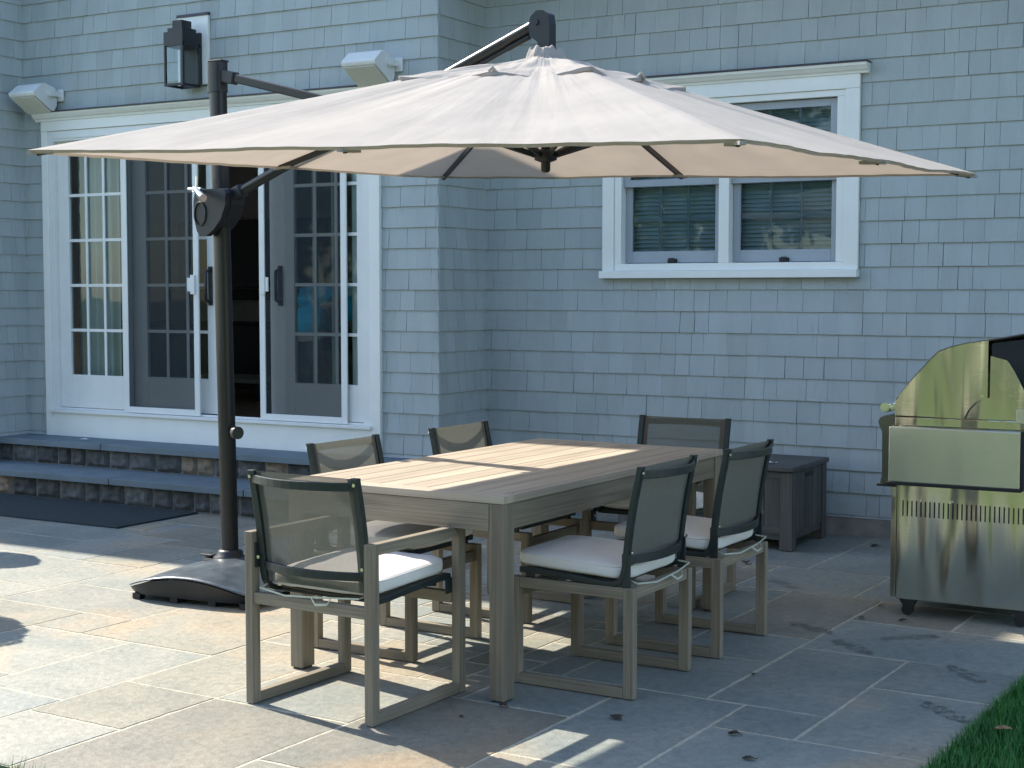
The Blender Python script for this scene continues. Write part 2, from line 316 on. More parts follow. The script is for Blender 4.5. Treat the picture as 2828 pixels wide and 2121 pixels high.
PA = -0.0293; pc, ps = cos(PA), sin(PA)
GX = lambda i: .585 + .1524*i
GY = lambda j: 2.01 + .1555*j
def PW(u, v): return (u*pc - v*ps, u*ps + v*pc)
I0, I1, J0, J1 = -70, 6, -22, 24
occ = {}
slabs = []
def put(i0, i1, j0, j1, col_=None):
    for i in range(i0, i1):
        for j in range(j0, j1):
            if (i, j) in occ: return False
    for i in range(i0, i1):
        for j in range(j0, j1): occ[(i, j)] = 1
    slabs.append((i0, i1, j0, j1, col_)); return True
TAN = (1.03, .97, .88); GRY = (.94, .98, 1.0); BRN = (.90, .83, .76); LGT = (1.02, 1.01, .98)
traced = [(0,3,-10,-4,GRY),(3,6,-7,-4,GRY),(3,6,-12,-7,LGT),(1,3,-12,-10,GRY),(1,6,-16,-12,GRY),(1,6,-22,-16,LGT),(0,6,-4,0,GRY),(0,3,0,3,BRN),(3,9,0,3,LGT),
 (-3,0,-3,3,BRN),(-3,0,-6,-3,GRY),(-4,0,-10,-6,GRY),(-2,1,-16,-10,GRY),(-2,1,-22,-16,LGT),(-6,-2,-19,-13,BRN),(-5,-2,-13,-10,GRY),(-6,-2,-22,-19,TAN),
 (-5,-1,3,7,GRY),(-1,4,3,7,GRY),(-4,3,7,15,GRY),(-10,-4,7,15,GRY),(-6,-3,-2,3,GRY),
 (-10,-6,-22,-16,BRN),(-13,-10,-19,-16,TAN),(-13,-10,-22,-19,LGT),(-10,-6,-16,-12,LGT),(-13,-10,-16,-11,TAN),(-16,-13,-18,-13,LGT),(-16,-13,-22,-18,GRY),(-20,-16,-17,-13,LGT),
 (-20,-18,-13,-11,LGT),(-18,-13,-13,-8,TAN),(-24,-18,-11,-8,LGT),(-24,-20,-17,-11,TAN),(-24,-19,-8,-3,LGT),(-19,-13,-8,-5,LGT),(-27,-24,-5,-1,TAN),(-30,-27,-5,0,GRY),(-30,-24,-9,-5,LGT),(-30,-24,-14,-9,LGT),
 (-24,-18,-3,1,GRY),(-29,-24,-1,3,GRY),(-30,-29,0,3,GRY),(-35,-30,-2,1,GRY),(-35,-30,-5,-2,GRY)]
for t in traced: put(*t)
for j in range(J0, J1):
    for i in range(I0, 60 if j >= -4 else I1):
        if (i, j) in occ: continue
        if i >= I1 and j < -4: continue
        opts = [(4,3),(3,4),(5,3),(3,3),(4,5),(6,4),(2,3),(3,2),(2,2),(5,4)]
        RND.shuffle(opts)
        for a, b in opts + [(1, 2), (2, 1), (1, 1)]:
            if j+b > J1: continue
            if j < -4 and i+a > I1: continue
            if put(i, i+a, j, j+b, RND.choice([GRY, GRY, LGT, TAN, BRN])): break
mb = MB()
for (i0, i1, j0, j1, c) in slabs:
    c = c or GRY; k = RND.uniform(.90, 1.08); c = tuple(x*k for x in c)
    x0, x1, y0, y1 = GX(i0), GX(i1), GY(j0), GY(j1); g = .0036
    if x0 < -10 or y0 > 5.2: continue
    per = []
    def seg(a, b):
        n = max(2, int(max(abs(a[0]-b[0]), abs(a[1]-b[1]))/.045))
        for k in range(n): t = k/n; per.append((a[0]+(b[0]-a[0])*t, a[1]+(b[1]-a[1])*t))
    A = (x0+g, y0+g); B = (x1-g, y0+g); C_ = (x1-g, y1-g); D = (x0+g, y1-g)
    seg(A, B); seg(B, C_); seg(C_, D); seg(D, A)
    cx, cy = (x0+x1)/2, (y0+y1)/2; ctr = Vector((cx, cy)); top = []; low = []
    hz = RND.uniform(-.0012, .0012)
    for p in per:
        nn = noise.noise(Vector((p[0]*19, p[1]*19, i0*.7+j0)))*.0055 + noise.noise(Vector((p[0]*60, p[1]*60, 3)))*.002
        q = Vector(p); q2 = q + (ctr-q).normalized()*(nn+.001)
        a = PW(*(q2 + (ctr-q2).normalized()*.004)); b = PW(*q2)
        top.append((a[0], a[1], hz)); low.append((b[0], b[1], -.009))
    n = len(per); V = top + low
    mb.add(V, [tuple(range(n))], c)
    mb.add(V, [(k, n+k, n+(k+1) % n, (k+1) % n) for k in range(n)], tuple(x*.9 for x in c))
o = mb.build('patio', M_slab); struct(o)
mb = MB()
def pwbox(m, u0, u1, v0, v1, z0, z1):
    P = [PW(u0, v0), PW(u1, v0), PW(u1, v1), PW(u0, v1)]
    m.add([(x, y, z1) for x, y in P] + [(x, y, z0) for x, y in P], [(0, 1, 2, 3), (0, 4, 5, 1), (1, 5, 6, 2), (2, 6, 7, 3), (3, 7, 4, 0)])
pwbox(mb, -10, GX(6), GY(-22), GY(-4), -.2, -.0012)
pwbox(mb, -10, 9, GY(-4), 5.0, -.2, -.0015)
struct(mb.build('mortar_bed', M_mortar))

# grass next to the patio
mb = MB(); R2 = random.Random(11)
def blade(x, y, h, c):
    a = R2.uniform(0, 2*pi); l = R2.uniform(.1, .6)*h; w_ = R2.uniform(.0012, .0022); dx, dy = cos(a), sin(a)
    px, py = -dy*w_, dx*w_
    mb.add([(x-px, y-py, -.035), (x+px, y+py, -.035), (x+dx*l*.45+px*.7, y+dy*l*.45+py*.7, h*.6-.035), (x+dx*l*.45-px*.7, y+dy*l*.45-py*.7, h*.6-.035), (x+dx*l, y+dy*l, h-.035)],
           [(0, 1, 2, 3), (3, 2, 4)], c)
for k in range(26000):
    u = GX(6) + .004 + (R2.random()**1.5)*.9; v = R2.uniform(-.35, 1.5)
    if v > GY(-4): continue
    x, y = PW(u, v); g = R2.uniform(.6, 1.35)
    blade(x, y, R2.uniform(.035, .075), (g*R2.uniform(.8, 1.3), g, g*.9))
for k in range(2600):
    u = R2.uniform(-1.7, -.6); v = GY(-22) - R2.random()*.2; x, y = PW(u, v); g = R2.uniform(.7, 1.4)
    blade(x, y, R2.uniform(.04, .08), (g*1.1, g, g))
o = mb.build('grass', M_blade, fix=False); o['kind'] = 'stuff'; tag(o, 'short green lawn grass along the patio edge', 'grass')

# ------------------------------------------------------------------ house
house = thing('house', 'house clad in grey painted shingles with white trimmed window and sliding doors', 'house')
EXP = .1367; ZB = .672 - 4*EXP      # course lines
def shingles(name, fn, a0, a1, z0, z1, holes, seed):
    """fn(a, depth, z) -> xyz; depth grows outwards"""
    m = MB(); r = random.Random(seed); k0 = int(math.floor((z0-ZB)/EXP)); k = k0
    while ZB + k*EXP < z1 - .005:
        zb = ZB + k*EXP; zt = min(zb + EXP + .004, z1); zb = max(zb, z0); a = a0 - r.uniform(0, .15)
        while a < a1:
            w_ = r.choice([.085, .10, .115, .125, .14, .15, .165, .18])*r.uniform(.94, 1.06); g = r.choice([.0006, .001, .0015, .0025, .0035])
            dark = r.uniform(.945, 1.045) * (r.uniform(.9, .96) if r.random() < .07 else 1); th = r.uniform(.0095, .0125); skew = r.uniform(-.0015, .0015); dz = r.uniform(-.0008, .0008)
            s0, s1 = max(a+g/2, a0), min(a+w_-g/2, a1); a += w_
            if s1 - s0 < .004: continue
            cuts = sorted({s0, s1} | {h[e] for h in holes for e in (0, 1) if s0 < h[e] < s1})
            for u0, u1 in zip(cuts, cuts[1:]):
                lo, hi = zb+dz, zt; mid = (u0+u1)/2
                for h in holes:
                    if h[0] < mid < h[1]:
                        if h[2] <= lo and h[3] >= hi: lo = hi
                        elif h[2] < hi and h[3] >= hi: hi = min(hi, h[2])
                        elif h[3] > lo and h[2] <= lo: lo = max(lo, h[3])
                        elif h[2] > lo and h[3] < hi: hi = h[2]
                if hi - lo < .004 or u1-u0 < .003: continue
                th2 = th*(zt-lo)/(zt-zb); tt = .001 + (th-.001)*(zt-hi)/(zt-zb)
                V = [fn(u0+skew, th2, lo), fn(u1+skew, th2, lo), fn(u1, tt, hi), fn(u0, tt, hi), fn(u0+skew, -.004, lo), fn(u1+skew, -.004, lo), fn(u1, -.004, hi), fn(u0, -.004, hi)]
                m.add(V, [(0, 1, 2, 3), (0, 4, 5, 1), (0, 3, 7, 4), (1, 5, 6, 2)], (dark, dark, dark*r.uniform(.99, 1.012)))
        k += 1
    return m.build(name, M_shingle, house)
YL, YR, XO, XI = 3.679, 4.282, -2.643, -6.453
FY = lambda y: (lambda a, d, z: (a, y+.0115-d, z))
FX = lambda x: (lambda a, d, z: (x-.0115+d, a, z))
ZW = 3.9
door_hole = (-6.25, -3.10, 0, 2.835); win_hole = (-1.752, -.036, 1.562, 2.832)
shingles('wall', FY(YL), XI-.0115, XO+.0, .372, ZW, [door_hole, (-4.86, -4.565, 2.94, 3.458)], 3)
shingles('wall', FY(YR), XO-.0115, 4.5, .112, ZW, [win_hole], 5)
shingles('wall', FX(XO), YL, YR+.0115, .112, ZW, [], 8)
shingles('wall', FX(XI), 3.20, YL+.0115, .372, ZW, [], 9)
# backing walls (solid, with door and window openings and an added rear light opening)
mb = MB()
def wallx(x0, x1, y, z0, z1, th=.12): mb.box(x0, x1, y+.0125, y+.0125+th, z0, z1, 1)
wallx(XI-.0125, -6.2, YL, .0, 3.95); wallx(-6.2, -3.15, YL, 2.70, 3.95); wallx(-3.15, XO-.0125, YL, 0, 3.95); wallx(-6.2, -3.15, YL, 0, .55)
wallx(XO-.012, -1.70, YR, 0, 3.95); wallx(-1.70, -.09, YR, 0, 1.60); wallx(-1.70, -.09, YR, 2.72, 3.95); wallx(-.09, 6, YR, 0, 3.95)
mb.box(XO-.1325, XO-.0125, YL+.1335, YR+.0115, 0, 3.95, 1)
mb.box(-20, XI-.0125, 3.21, 3.33, 0, 6.24, 1); mb.box(XI-.1325, XI-.0125, 3.33, 7.0, ZW+.2, 6.3, 1); mb.box(XI-.1325, XI-.0125, 3.33, YL+.012, 0, ZW+.2, 1)
mb.box(-20.12, -20, 3.21, 7.1, 0, 6.3, 1); mb.box(6, 6.12, YR, 7.1, 0, 3.8, 1)
mb.box(-20, -11.9, 7.0, 7.12, 0, 6.4, 1); mb.box(-11.9, -10.3, 7.0, 7.12, 0, 1.0, 1); mb.box(-11.9, -10.3, 7.0, 7.12, 3.1, 6.4, 1); mb.box(-10.3, XI-.01, 7.0, 7.12, 0, 6.4, 1); mb.box(XI-.01, 6, 7.0, 7.12, 0, 4.9, 1)  # rear gap is unseen, added to let sky light into the room
mb.build('wall_sheathing', M_gap, house)
def roof(x0, x1, y0, z0, y1, z1, th=.16):
    mb = MB(); mb.add([(x0, y0, z0), (x1, y0, z0), (x1, y1, z1), (x0, y1, z1), (x0, y0, z0-th), (x1, y0, z0-th), (x1, y1, z1-th), (x0, y1, z1-th)],
       [(0, 1, 2, 3), (4, 7, 6, 5), (0, 4, 5, 1), (1, 5, 6, 2), (0, 3, 7, 4), (3, 2, 6, 7)]); return mb.build('roof', M_roof, house)
roof(-20.3, -6.15, 3.105, 6.41, 7.4, 6.60); roof(-6.45, 6.3, 3.60, 4.02, 7.4, 5.1)
mb = MB(); mb.box(XO, 4.5, YR+.004, YR+.0125, -.1, .112, 1); mb.box(XO-.004, XO+.0, YL+.01, YR, -.1, .112, 1); mb.build('foundation', M_conc, house)

# interior room
room = MB(); room.box(-12, -2.78, 3.81, 6.98, .50, .56, 1); rf = room.build('floor', M_intf, house)
mb = MB(); mb.box(-10.3, -2.9, 6.98, 6.998, .56, 3.2, 1); mb.box(-12, -11.9, 6.98, 6.998, .56, 3.2, 1); mb.box(-11.9, -10.3, 6.98, 6.998, .56, 1.0, 1); mb.box(-11.9, -10.3, 6.98, 6.998, 3.1, 3.2, 1); mb.box(-2.9, -2.78, 3.85, 6.98, .56, 3.2, 1); mb.box(-12.1, -12, 3.5, 6.98, .56, 3.2, 1); mb.box(-12, -6.6, 3.45, 3.5, .56, 3.2, 1); mb.box(-12, -2.78, 3.81, 6.98, 3.2, 3.28, 1); mb.box(-12, -6.6, 3.5, 3.81, 3.2, 3.28, 1)
mb.build('interior_wall', M_intw, house)
tv = thing('television', 'large dark flat television above a shelf, seen through the open sliding door', 'television', (-6.9, 6.93, 1.5))
mb = MB(); mb.box(-.95, .95, -.03, .03, .02, .68, 1); mb.build('screen', M_tv, tv, .006)
mb = MB(); mb.box(-1.1, 1.1, -.05, .05, -.10, .0, 1); mb.build('soundbar', M_blkp, tv, .01)
cb = thing('media_cabinet', 'low black cabinet below the television inside the house', 'cabinet', (-6.9, 6.72, .56))
mb = MB(); mb.box(-1.4, 1.4, -.25, .26, 0, .60, 1); mb.build('body', M_tv, cb, .006)
mb = MB(); mb.box(-1.42, 1.42, -.27, .26, .60, .625, 1); mb.build('top', M_blkp, cb, .004)
ct = thing('coffee_table', 'low pale topped table inside the room beyond the open door', 'table', (-5.9, 5.5, .56))
mb = MB(); mb.box(-.5, .5, -.3, .3, .15, .185, 1); mb.build('tabletop', M_teak, ct, .004)
for sx in (-1, 1):
    for sy in (-1, 1):
        mb = MB(); mb.box(sx*.45-.02, sx*.45+.02, sy*.26-.02, sy*.26+.02, 0, .15, 1); mb.build('leg', M_blkp, ct)

# sliding door assembly
door = MB(); y = YL
def hb(m, x0, x1, ya, yb, z0, z1): m.box(x0, x1, y+ya, y+yb, z0, z1, 1)
hb(door, -6.25, -6.185, -.022, .02, .372, 2.70); hb(door, -3.185, -3.10, -.022, .02, .372, 2.70); hb(door, -6.25, -3.10, -.024, .02, 2.70, 2.775)
dcas = door.build('door_casing', M_white, house, .003)
m = MB(); hb(m, -6.185, -3.185, -.016, .02, .372, .553); m.build('skirt_board', M_white, house, .002)
m = MB(); m.prism([(.02, 2.775), (-.03, 2.775), (-.034, 2.79), (-.05, 2.80), (-.068, 2.822), (-.072, 2.834), (.02, 2.834)], lambda u, v, w_: (w_, y+u, v), -6.30, -3.05); m.build('crown_cap', M_white, house)
m = MB(); hb(m, -6.305, -3.045, -.078, .015, 2.835, 2.842); m.build('flashing', M_flash, house)
sl = bpy.data.objects.new('sliding_door', None); col.objects.link(sl); sl.parent = house
m = MB(); hb(m, -6.184, -6.13, -.012, .11, .575, 2.66); hb(m, -3.24, -3.186, -.012, .11, .575, 2.66); hb(m, -6.184, -3.186, -.014, .11, 2.62, 2.698); hb(m, -6.12, -3.25, -.02, -.0142, 2.640, 2.668); m.build('frame', M_vinyl, sl, .002)
m = MB(); hb(m, -6.20, -3.17, -.04, .13, .553, .575); hb(m, -6.13, -3.24, .012, .016, .575, .590); m.build('sill', M_vinyl, sl, .002)
def panel(x0, x1, yy, gz0=.845, gz1=2.55, stl=.09, str_=.09, z0=.592, z1=2.62, name='door_panel'):
    m = MB(); t = .036
    m.box(x0, x0+stl, yy, yy+t, z0, z1, 1); m.box(x1-str_, x1, yy, yy+t, z0, z1, 1); m.box(x0+stl, x1-str_, yy+.001, yy+t-.001, z0, gz0, 1); m.box(x0+stl, x1-str_, yy+.001, yy+t-.001, gz1, z1, 1)
    p = m.build(name, M_vinyl, sl, .002)
    a, b = x0+stl, x1-str_; m = MB()
    for k in (1, 2): xx = a+(b-a)*k/3; m.box(xx-.011, xx+.011, yy+.004, yy+.013, gz0, gz1, 1)
    for k in range(1, 5): zz = gz0+(gz1-gz0)*k/5; m.box(a, b, yy+.0055, yy+.0115, zz-.011, zz+.011, 1)
    m.build('muntins', M_vinyl, sl)
    m = MB(); m.add([(a, yy+.02, gz0), (b, yy+.02, gz0), (b, yy+.02, gz1), (a, yy+.02, gz1)], [(0, 1, 2, 3)]); m.build('glass', M_glassd, sl, fix=False)
panel(-6.13, -5.40, y+.022, stl=.115, str_=.075); panel(-5.41, -4.60, y+.068, stl=.14, str_=.08); panel(-4.10, -3.30, y+.068, stl=.215, str_=.09); panel(-3.93, -3.24, y+.022, stl=.08, str_=.075)
m = MB(); m.box(-4.60, -4.555, y+.062, y+.11, .592, 2.62, 1); m.build('astragal', M_vinyl, sl, .002)
def screen(x0, x1, yy):
    m = MB(); z0, z1 = .578, 2.63; s_ = .048
    m.box(x0, x0+s_, yy, yy+.014, z0, z1, 1); m.box(x1-s_, x1, yy, yy+.014, z0, z1, 1); m.box(x0+s_, x1-s_, yy, yy+.014, z0, z0+.045, 1); m.box(x0+s_, x1-s_, yy, yy+.014, z1-.045, z1, 1); m.box(x0+s_, x1-s_, yy+.001, yy+.013, 1.50, 1.53, 1) if False else None
    m.build('screen_frame', M_vinyl, sl, .002)
    m = MB(); m.add([(x0+s_, yy+.007, z0), (x1-s_, yy+.007, z0), (x1-s_, yy+.007, z1), (x0+s_, yy+.007, z1)], [(0, 1, 2, 3)]); m.build('screen_mesh', M_screen, sl, fix=False)
screen(-5.44, -4.70, y-.005); screen(-4.14, -3.385, y-.005)
for hx, sx in ((-4.745, -1), (-4.10, 1)):
    m = MB(); m.box(hx-.02, hx+.02, y-.022, y-.005, 1.46, 1.60, 1); m.box(hx-.02+sx*.036, hx+.02+sx*.026, y-.014, y-.004, 1.48, 1.58, 1); m.build('screen_latch', M_vinyl, sl, .003)
for hx in (-4.645, -4.005):
    m = MB(); m.tube([(hx, y+.06, 1.40), (hx, y+.015, 1.42), (hx, y+.012, 1.52), (hx, y+.015, 1.62), (hx, y+.06, 1.64)], .012, 8); m.box(hx-.018, hx+.018, y+.058, y+.066, 1.38, 1.66, 1); m.build('door_handle', M_blk, sl)
m = MB(); m.box(-4.585, -4.57, y+.058, y+.062, 1.70, 1.86, 1); m.build('lock_strike', M_flash, sl)
for k in range(11):   # vertical blind/curtain shapes just inside the fixed panes
    pass
m = MB()
def cur(u, v): return (-6.12+u*.42, y+.22+.03*sin(u*34), .6+v*2.0)
m.grid(cur, 60, 2); m.build('curtain', M_blind, house)

# window
y = YR; win = MB()
hb(win, -1.748, -1.665, -.022, .02, 1.612, 2.69); hb(win, -.13, -.04, -.022, .02, 1.612, 2.69); hb(win, -1.748, -.04, -.024, .02, 2.69, 2.775)
win.build('window_casing', M_white, house, .003)
m = MB(); hb(m, -1.757, -.036, -.055, .02, 1.565, 1.612); m.build('window_sill', M_white, house, .004)
m = MB(); m.prism([(.02, 2.775), (-.03, 2.775), (-.034, 2.788), (-.048, 2.795), (-.062, 2.812), (-.07, 2.818), (-.074, 2.834), (.02, 2.834)], lambda u, v, w_: (w_, y+u, v), -1.80, .012); m.build('crown_cap', M_white, house)
m = MB(); hb(m, -1.805, .017, -.08, .015, 2.835, 2.844); m.build('flashing', M_flash, house)
wn_ = bpy.data.objects.new('window', None); col.objects.link(wn_); wn_.parent = house
m = MB()
hb(m, -1.664, -1.615, -.012, .10, 1.66, 2.65); hb(m, -.18, -.131, -.012, .10, 1.66, 2.65); hb(m, -.937, -.868, -.014, .10, 1.66, 2.65); hb(m, -1.664, -.131, -.013, .10, 2.65, 2.689); hb(m, -1.664, -.131, -.013, .10, 1.613, 1.66)
m.build('frame', M_white, wn_, .003)
for x0, x1 in ((-1.613, -.939), (-.866, -.182)):
    for (z0, z1, yy, bot) in ((1.665, 2.20, .055, .075), (2.155, 2.645, .02, .045)):
        m = MB(); s_ = .048; t = .03
        m.box(x0, x0+s_, y+yy, y+yy+t, z0, z1, 1); m.box(x1-s_, x1, y+yy, y+yy+t, z0, z1, 1); m.box(x0+s_, x1-s_, y+yy-.001, y+yy+t-.001, z0, z0+bot, 1); m.box(x0+s_, x1-s_, y+yy-.001, y+yy+t-.001, z1-.045, z1, 1)
        m.build('sash', M_sash, wn_, .002)
        a, b, c_, d = x0+s_, x1-s_, z0+bot, z1-.045
        m = MB()
        for k in (1, 2): xx = a+(b-a)*k/3; m.box(xx-.009, xx+.009, y+yy+.016, y+yy+.024, c_, d, 1)
        m.box(a, b, y+yy+.017, y+yy+.023, (c_+d)/2-.009, (c_+d)/2+.009, 1); m.build('muntins', M_sash, wn_)
        m = MB(); m.add([(a, y+yy+.012, c_), (b, y+yy+.012, c_), (b, y+yy+.012, d), (a, y+yy+.012, d)], [(0, 1, 2, 3)]); m.build('glass', M_glass, wn_, fix=False)
    xm = (x0+x1)/2
    m = MB(); m.box(xm-.03, xm+.03, y+.035, y+.054, 1.655, 1.69, 1); m.box(xm-.018, xm+.02, y+.028, y+.036, 1.668, 1.695, 1); m.build('sash_lift', M_blkp, wn_, .002)
    m = MB(); zz = 1.66
    while zz < 2.66:
        m.add([(x0+.01, y+.115, zz), (x1-.01, y+.115, zz), (x1-.01, y+.145, zz+.0235), (x0+.01, y+.145, zz+.0235)], [(0, 1, 2, 3)]); m.add([(x0+.01, y+.145, zz+.0235), (x1-.01, y+.145, zz+.0235), (x1-.01, y+.115, zz+.027), (x0+.01, y+.115, zz+.027)], [(0, 1, 2, 3)]); zz += .027
    m.build('blind', M_blind, wn_, fix=False)
m = MB(); m.box(-2.0, .3, y+.5, y+.55, 1.2, 3.2, 1); m.build('interior_wall', M_gap, house)

# ------------------------------------------------------------------ steps
steps = thing('stone_steps', 'two bluestone treads on dark rock faced risers below the sliding doors', 'steps')
SR = random.Random(5)
def tread(x0, x1, y0, y1, zt, joints):
    m = MB(); xs = [x0] + joints + [x1]
    for a, b in zip(xs, xs[1:]):
        k = SR.uniform(.92, 1.06); m.box(a+.003, b-.003, y0+SR.uniform(-.004, .004), y1, zt-.045, zt, (k, k, k))
    return m.build('tread', M_tread, steps, .004, seg=2)
XE = -2.66
tread(XI+.002, XE, 3.33, 3.70, .372, [-5.35, -4.2, -3.3]); tread(XI-1.5, XE+.0, 2.96, 3.40, .190, [-6.2, -4.9, -3.7])
def riser(x0, x1, yf, z0, z1):
    m = MB(); m.box(x0, x1, yf+.03, yf+.30, z0, z1-.002, (1.25, 1.25, 1.2)); x = x0
    while x < x1:
        w_ = SR.uniform(.12, .26); b = min(x+w_, x1); k = SR.uniform(.38, .85); c = (k, k*1.0, k*1.02)
        if SR.random() < .12: c = (1.5, 1.12, .85)
        nx, nz = 7, 5
        def f(u, v, x=x, b=b):
            e = min(u, 1-u, v, 1-v)*6; e = min(1, e); px = x+.006+(b-x-.012)*u; pz = z0+.006+(z1-z0-.008)*v
            return (px, yf+.028 - e*(.022+.014*noise.noise(Vector((px*17, pz*23, 1.3)))), pz)
        m.grid(f, nx*2, nz*2, c, smooth=False); x = b
    return m.build('riser', M_stone, steps, fix=False)
riser(XI+.002, XE, 3.37, .19, .327); riser(XI-1.5, XE, 3.0, 0, .145)
m = MB(); m.box(XI-1.5, XE-.02, 3.30, 3.66, 0, .14, 1); m.build('core', M_conc, steps)

mat_o = MB(); mat_o.box(-6.3, -4.11, 2.245, 2.985, .001, .012, 1); mo = mat_o.build('door_mat', M_mat, None, .003); tag(mo, 'long dark rubber mat lying on the patio in front of the steps', 'mat')

# ------------------------------------------------------------------ lantern and speakers
ln = thing('wall_lantern', 'black box lantern with clear glass mounted on a white block above the sliding doors', 'wall lamp', (-4.71, YL, 2.93))
m = MB(); m.box(-.145, .139, -.018, .012, .022, .505, 1); m.build('mounting_block', M_white, ln, .002)
m = MB(); m.box(-.149, .143, -.024, .012, .505, .524, 1); m.build('flashing', M_flash, ln)
m = MB(); m.box(-.085, .085, -.045, -.018, .02, .38, 1); m.build('back_plate', M_blk, ln, .003)
m = MB(); yb, yf = -.05, -.215; z0, z1 = .0, .37
for sx in (-.08, .08):
    for yy in (yf, yb): m.box(sx-.008, sx+.008, yy-.008, yy+.008, z0, .30, 1)
m.box(-.088, .088, yf-.008, yb+.008, -.012, .004, 1) if False else None
for yy in (yf, yb): m.box(-.088, .088, yy-.009, yy+.009, -.006, .012, 1)
for sx in (-.08, .08): m.box(sx-.009, sx+.009, yf, yb, -.0055, .0115, 1)
m.box(-.088, .088, yf-.009, yb+.009, .27, .37, 1); m.box(-.07, .07, yf+.012, yb-.01, .37, .40, 1); m.box(-.045, .045, yf+.035, yb-.03, .40, .455, 1)
m.build('lamp_body', M_blk, ln, .002)
m = MB(); m.box(-.078, .078, yb+.012, yb+.016, .01, .27, 1); m.tube([(0, -.13, .27), (0, -.13, .20)], .012, 8); m.build('socket', M_blk, ln)
m = MB()
for q in (((-.08, yf), (.08, yf)), ((.08, yf), (.08, yb)), ((-.08, yf), (-.08, yb))):
    (a, b), (c_, d) = q; m.add([(a, b, .012), (c_, d, .012), (c_, d, .27), (a, b, .27)], [(0, 1, 2, 3)])
m.build('glass', glass('lantern_glass', (.85, .9, .92)), ln, fix=False)

def speaker(x, label):
    s_ = thing('wall_speaker', label, 'speaker', (x, YL, 2.95), 0, 'white outdoor speakers on the wall')
    prof = [(-.06, -.115), (-.245, -.005), (-.255, .02), (-.175, .085), (-.15, .095), (-.05, .072), (-.025, .04), (-.03, -.06)]
    m = MB(); m.prism(prof, lambda u, v, w_: (w_, u, v), -.135, .135, 1); m.build('cabinet', M_speak, s_, .012, seg=3)
    m = MB(); m.prism([(-.075, -.112), (-.238, -.013), (-.244, -.018), (-.080, -.119)], lambda u, v, w_: (w_, u, v), -.12, .12, (.93, .92, .84)); m.build('grille', M_speak, s_, .002)
    m = MB(); m.tube([(.13, -.10, .02), (.155, -.10, .02)], .028, 16); m.box(.15, .162, -.115, -.01, .0, .035, 1); m.box(.12, .185, -.016, -.0, -.03, .06, 1); m.build('bracket', M_speak, s_, .003)
    return s_
sp1 = speaker(-6.20, 'white wall speaker in the left corner, left of the lantern and above the door trim')
sp2 = speaker(-3.10, 'white wall speaker above the umbrella canopy, right of the lantern')

# ------------------------------------------------------------------ umbrella
CX, CY, HS = -.382, 1.003, 1.53
US = .944                      # canopy size factor: 2.89 m square
def XFU(p): return Vector((p.x*US, p.y*US, 1.479 + (p.z-1.479)*US))
XF = XFU
umb = thing('cantilever_umbrella', 'large beige square cantilever umbrella with dark pole over the dining table', 'umbrella', (CX, CY, 0))
tilt = lambda x, y: -.034*x + .0315*y
def sq(th):          # point on unit square perimeter, th in 0..8 (each unit = half a side)
    k = th % 8; s_ = int(k//2); f = (k % 2) - 1
    return [(f, -1), (1, f), (-f, 1), (-1, -f)][s_]
NU = 8*28
def canopy_pt(th, r):
    """th 0..8 ribs at integers (corners at even), r 0..1"""
    X, Y = sq(th); q = abs(th - round(th)); b = (0.5 - abs(th % 1 - .5))*2     # 0 at ribs, 1 between
    corner = 1 - abs(((th+1) % 2) - 1) if False else 0
    x, y_ = X*HS*r, Y*HS*r
    z = 2.543 - .493*r - .012*b*sin(pi*max(0, (r-.3)/.7))
    sag = .010*(b**1.5)*sin(pi*min(1, r))*1.2 + .005*(b**2)*r
    pull = .009*(b**2)*(r**3)
    x *= (1-pull); y_ *= (1-pull)
    tip = max(0, 1-min(th % 8, 8-th % 8))**2*r**3*.018; x *= 1+tip; y_ *= 1+tip
    z -= sag
    wr = noise.noise(Vector((th*5.5, r*1.6, 1.7)))*.010*(1.1-r) + noise.noise(Vector((th*13, r*2.2, 4.7)))*.0055*(1.15-r) + noise.noise(Vector((x*2.3, y_*2.3, 2.2)))*.006*r
    # tension wrinkles hanging from the outer rib ends
    wr += .004*sin(b*26)*(b*(1-b))*r
    z += wr
    return Vector((x, y_, z + tilt(x, y_)))
m = MB(); r0 = .24
m.grid(lambda u, v: canopy_pt(u*8, r0+(1-r0)*v), NU, 46, closeu=True)
# hem
def hem(u, v):
    p = canopy_pt(u*8, 1.0); c = Vector((0, 0, p.z)); d = (Vector((p.x, p.y, 0))).normalized()
    return p + Vector((-d.x*.012*v, -d.y*.012*v, -.011*v - .003*abs(noise.noise(Vector((u*90, 0, 0))))*v))
m.grid(hem, NU, 2, closeu=True)
M_can = canopy_mat()
cano = m.build('canopy', M_can, umb, fix=False)
# corner pockets
m = MB()
for k in range(8):
    p = canopy_pt(k, 1.0); d = Vector((p.x, p.y, 0)).normalized(); s_ = Vector((-d.y, d.x, 0)); up = Vector((0, 0, 1))
    q = [p - d*.10 + s_*.02 - up*.014, p - d*.10 - s_*.02 - up*.014, p + d*.004 - s_*.012 - up*.018, p + d*.004 + s_*.012 - up*.018]
    m = MB(); m.add(q + [a + up*.012 for a in q], [(0, 1, 2, 3), (4, 7, 6, 5), (0, 4, 5, 1), (1, 5, 6, 2), (2, 6, 7, 3), (3, 7, 4, 0)]); m.build('corner_pocket', M_can, cano)
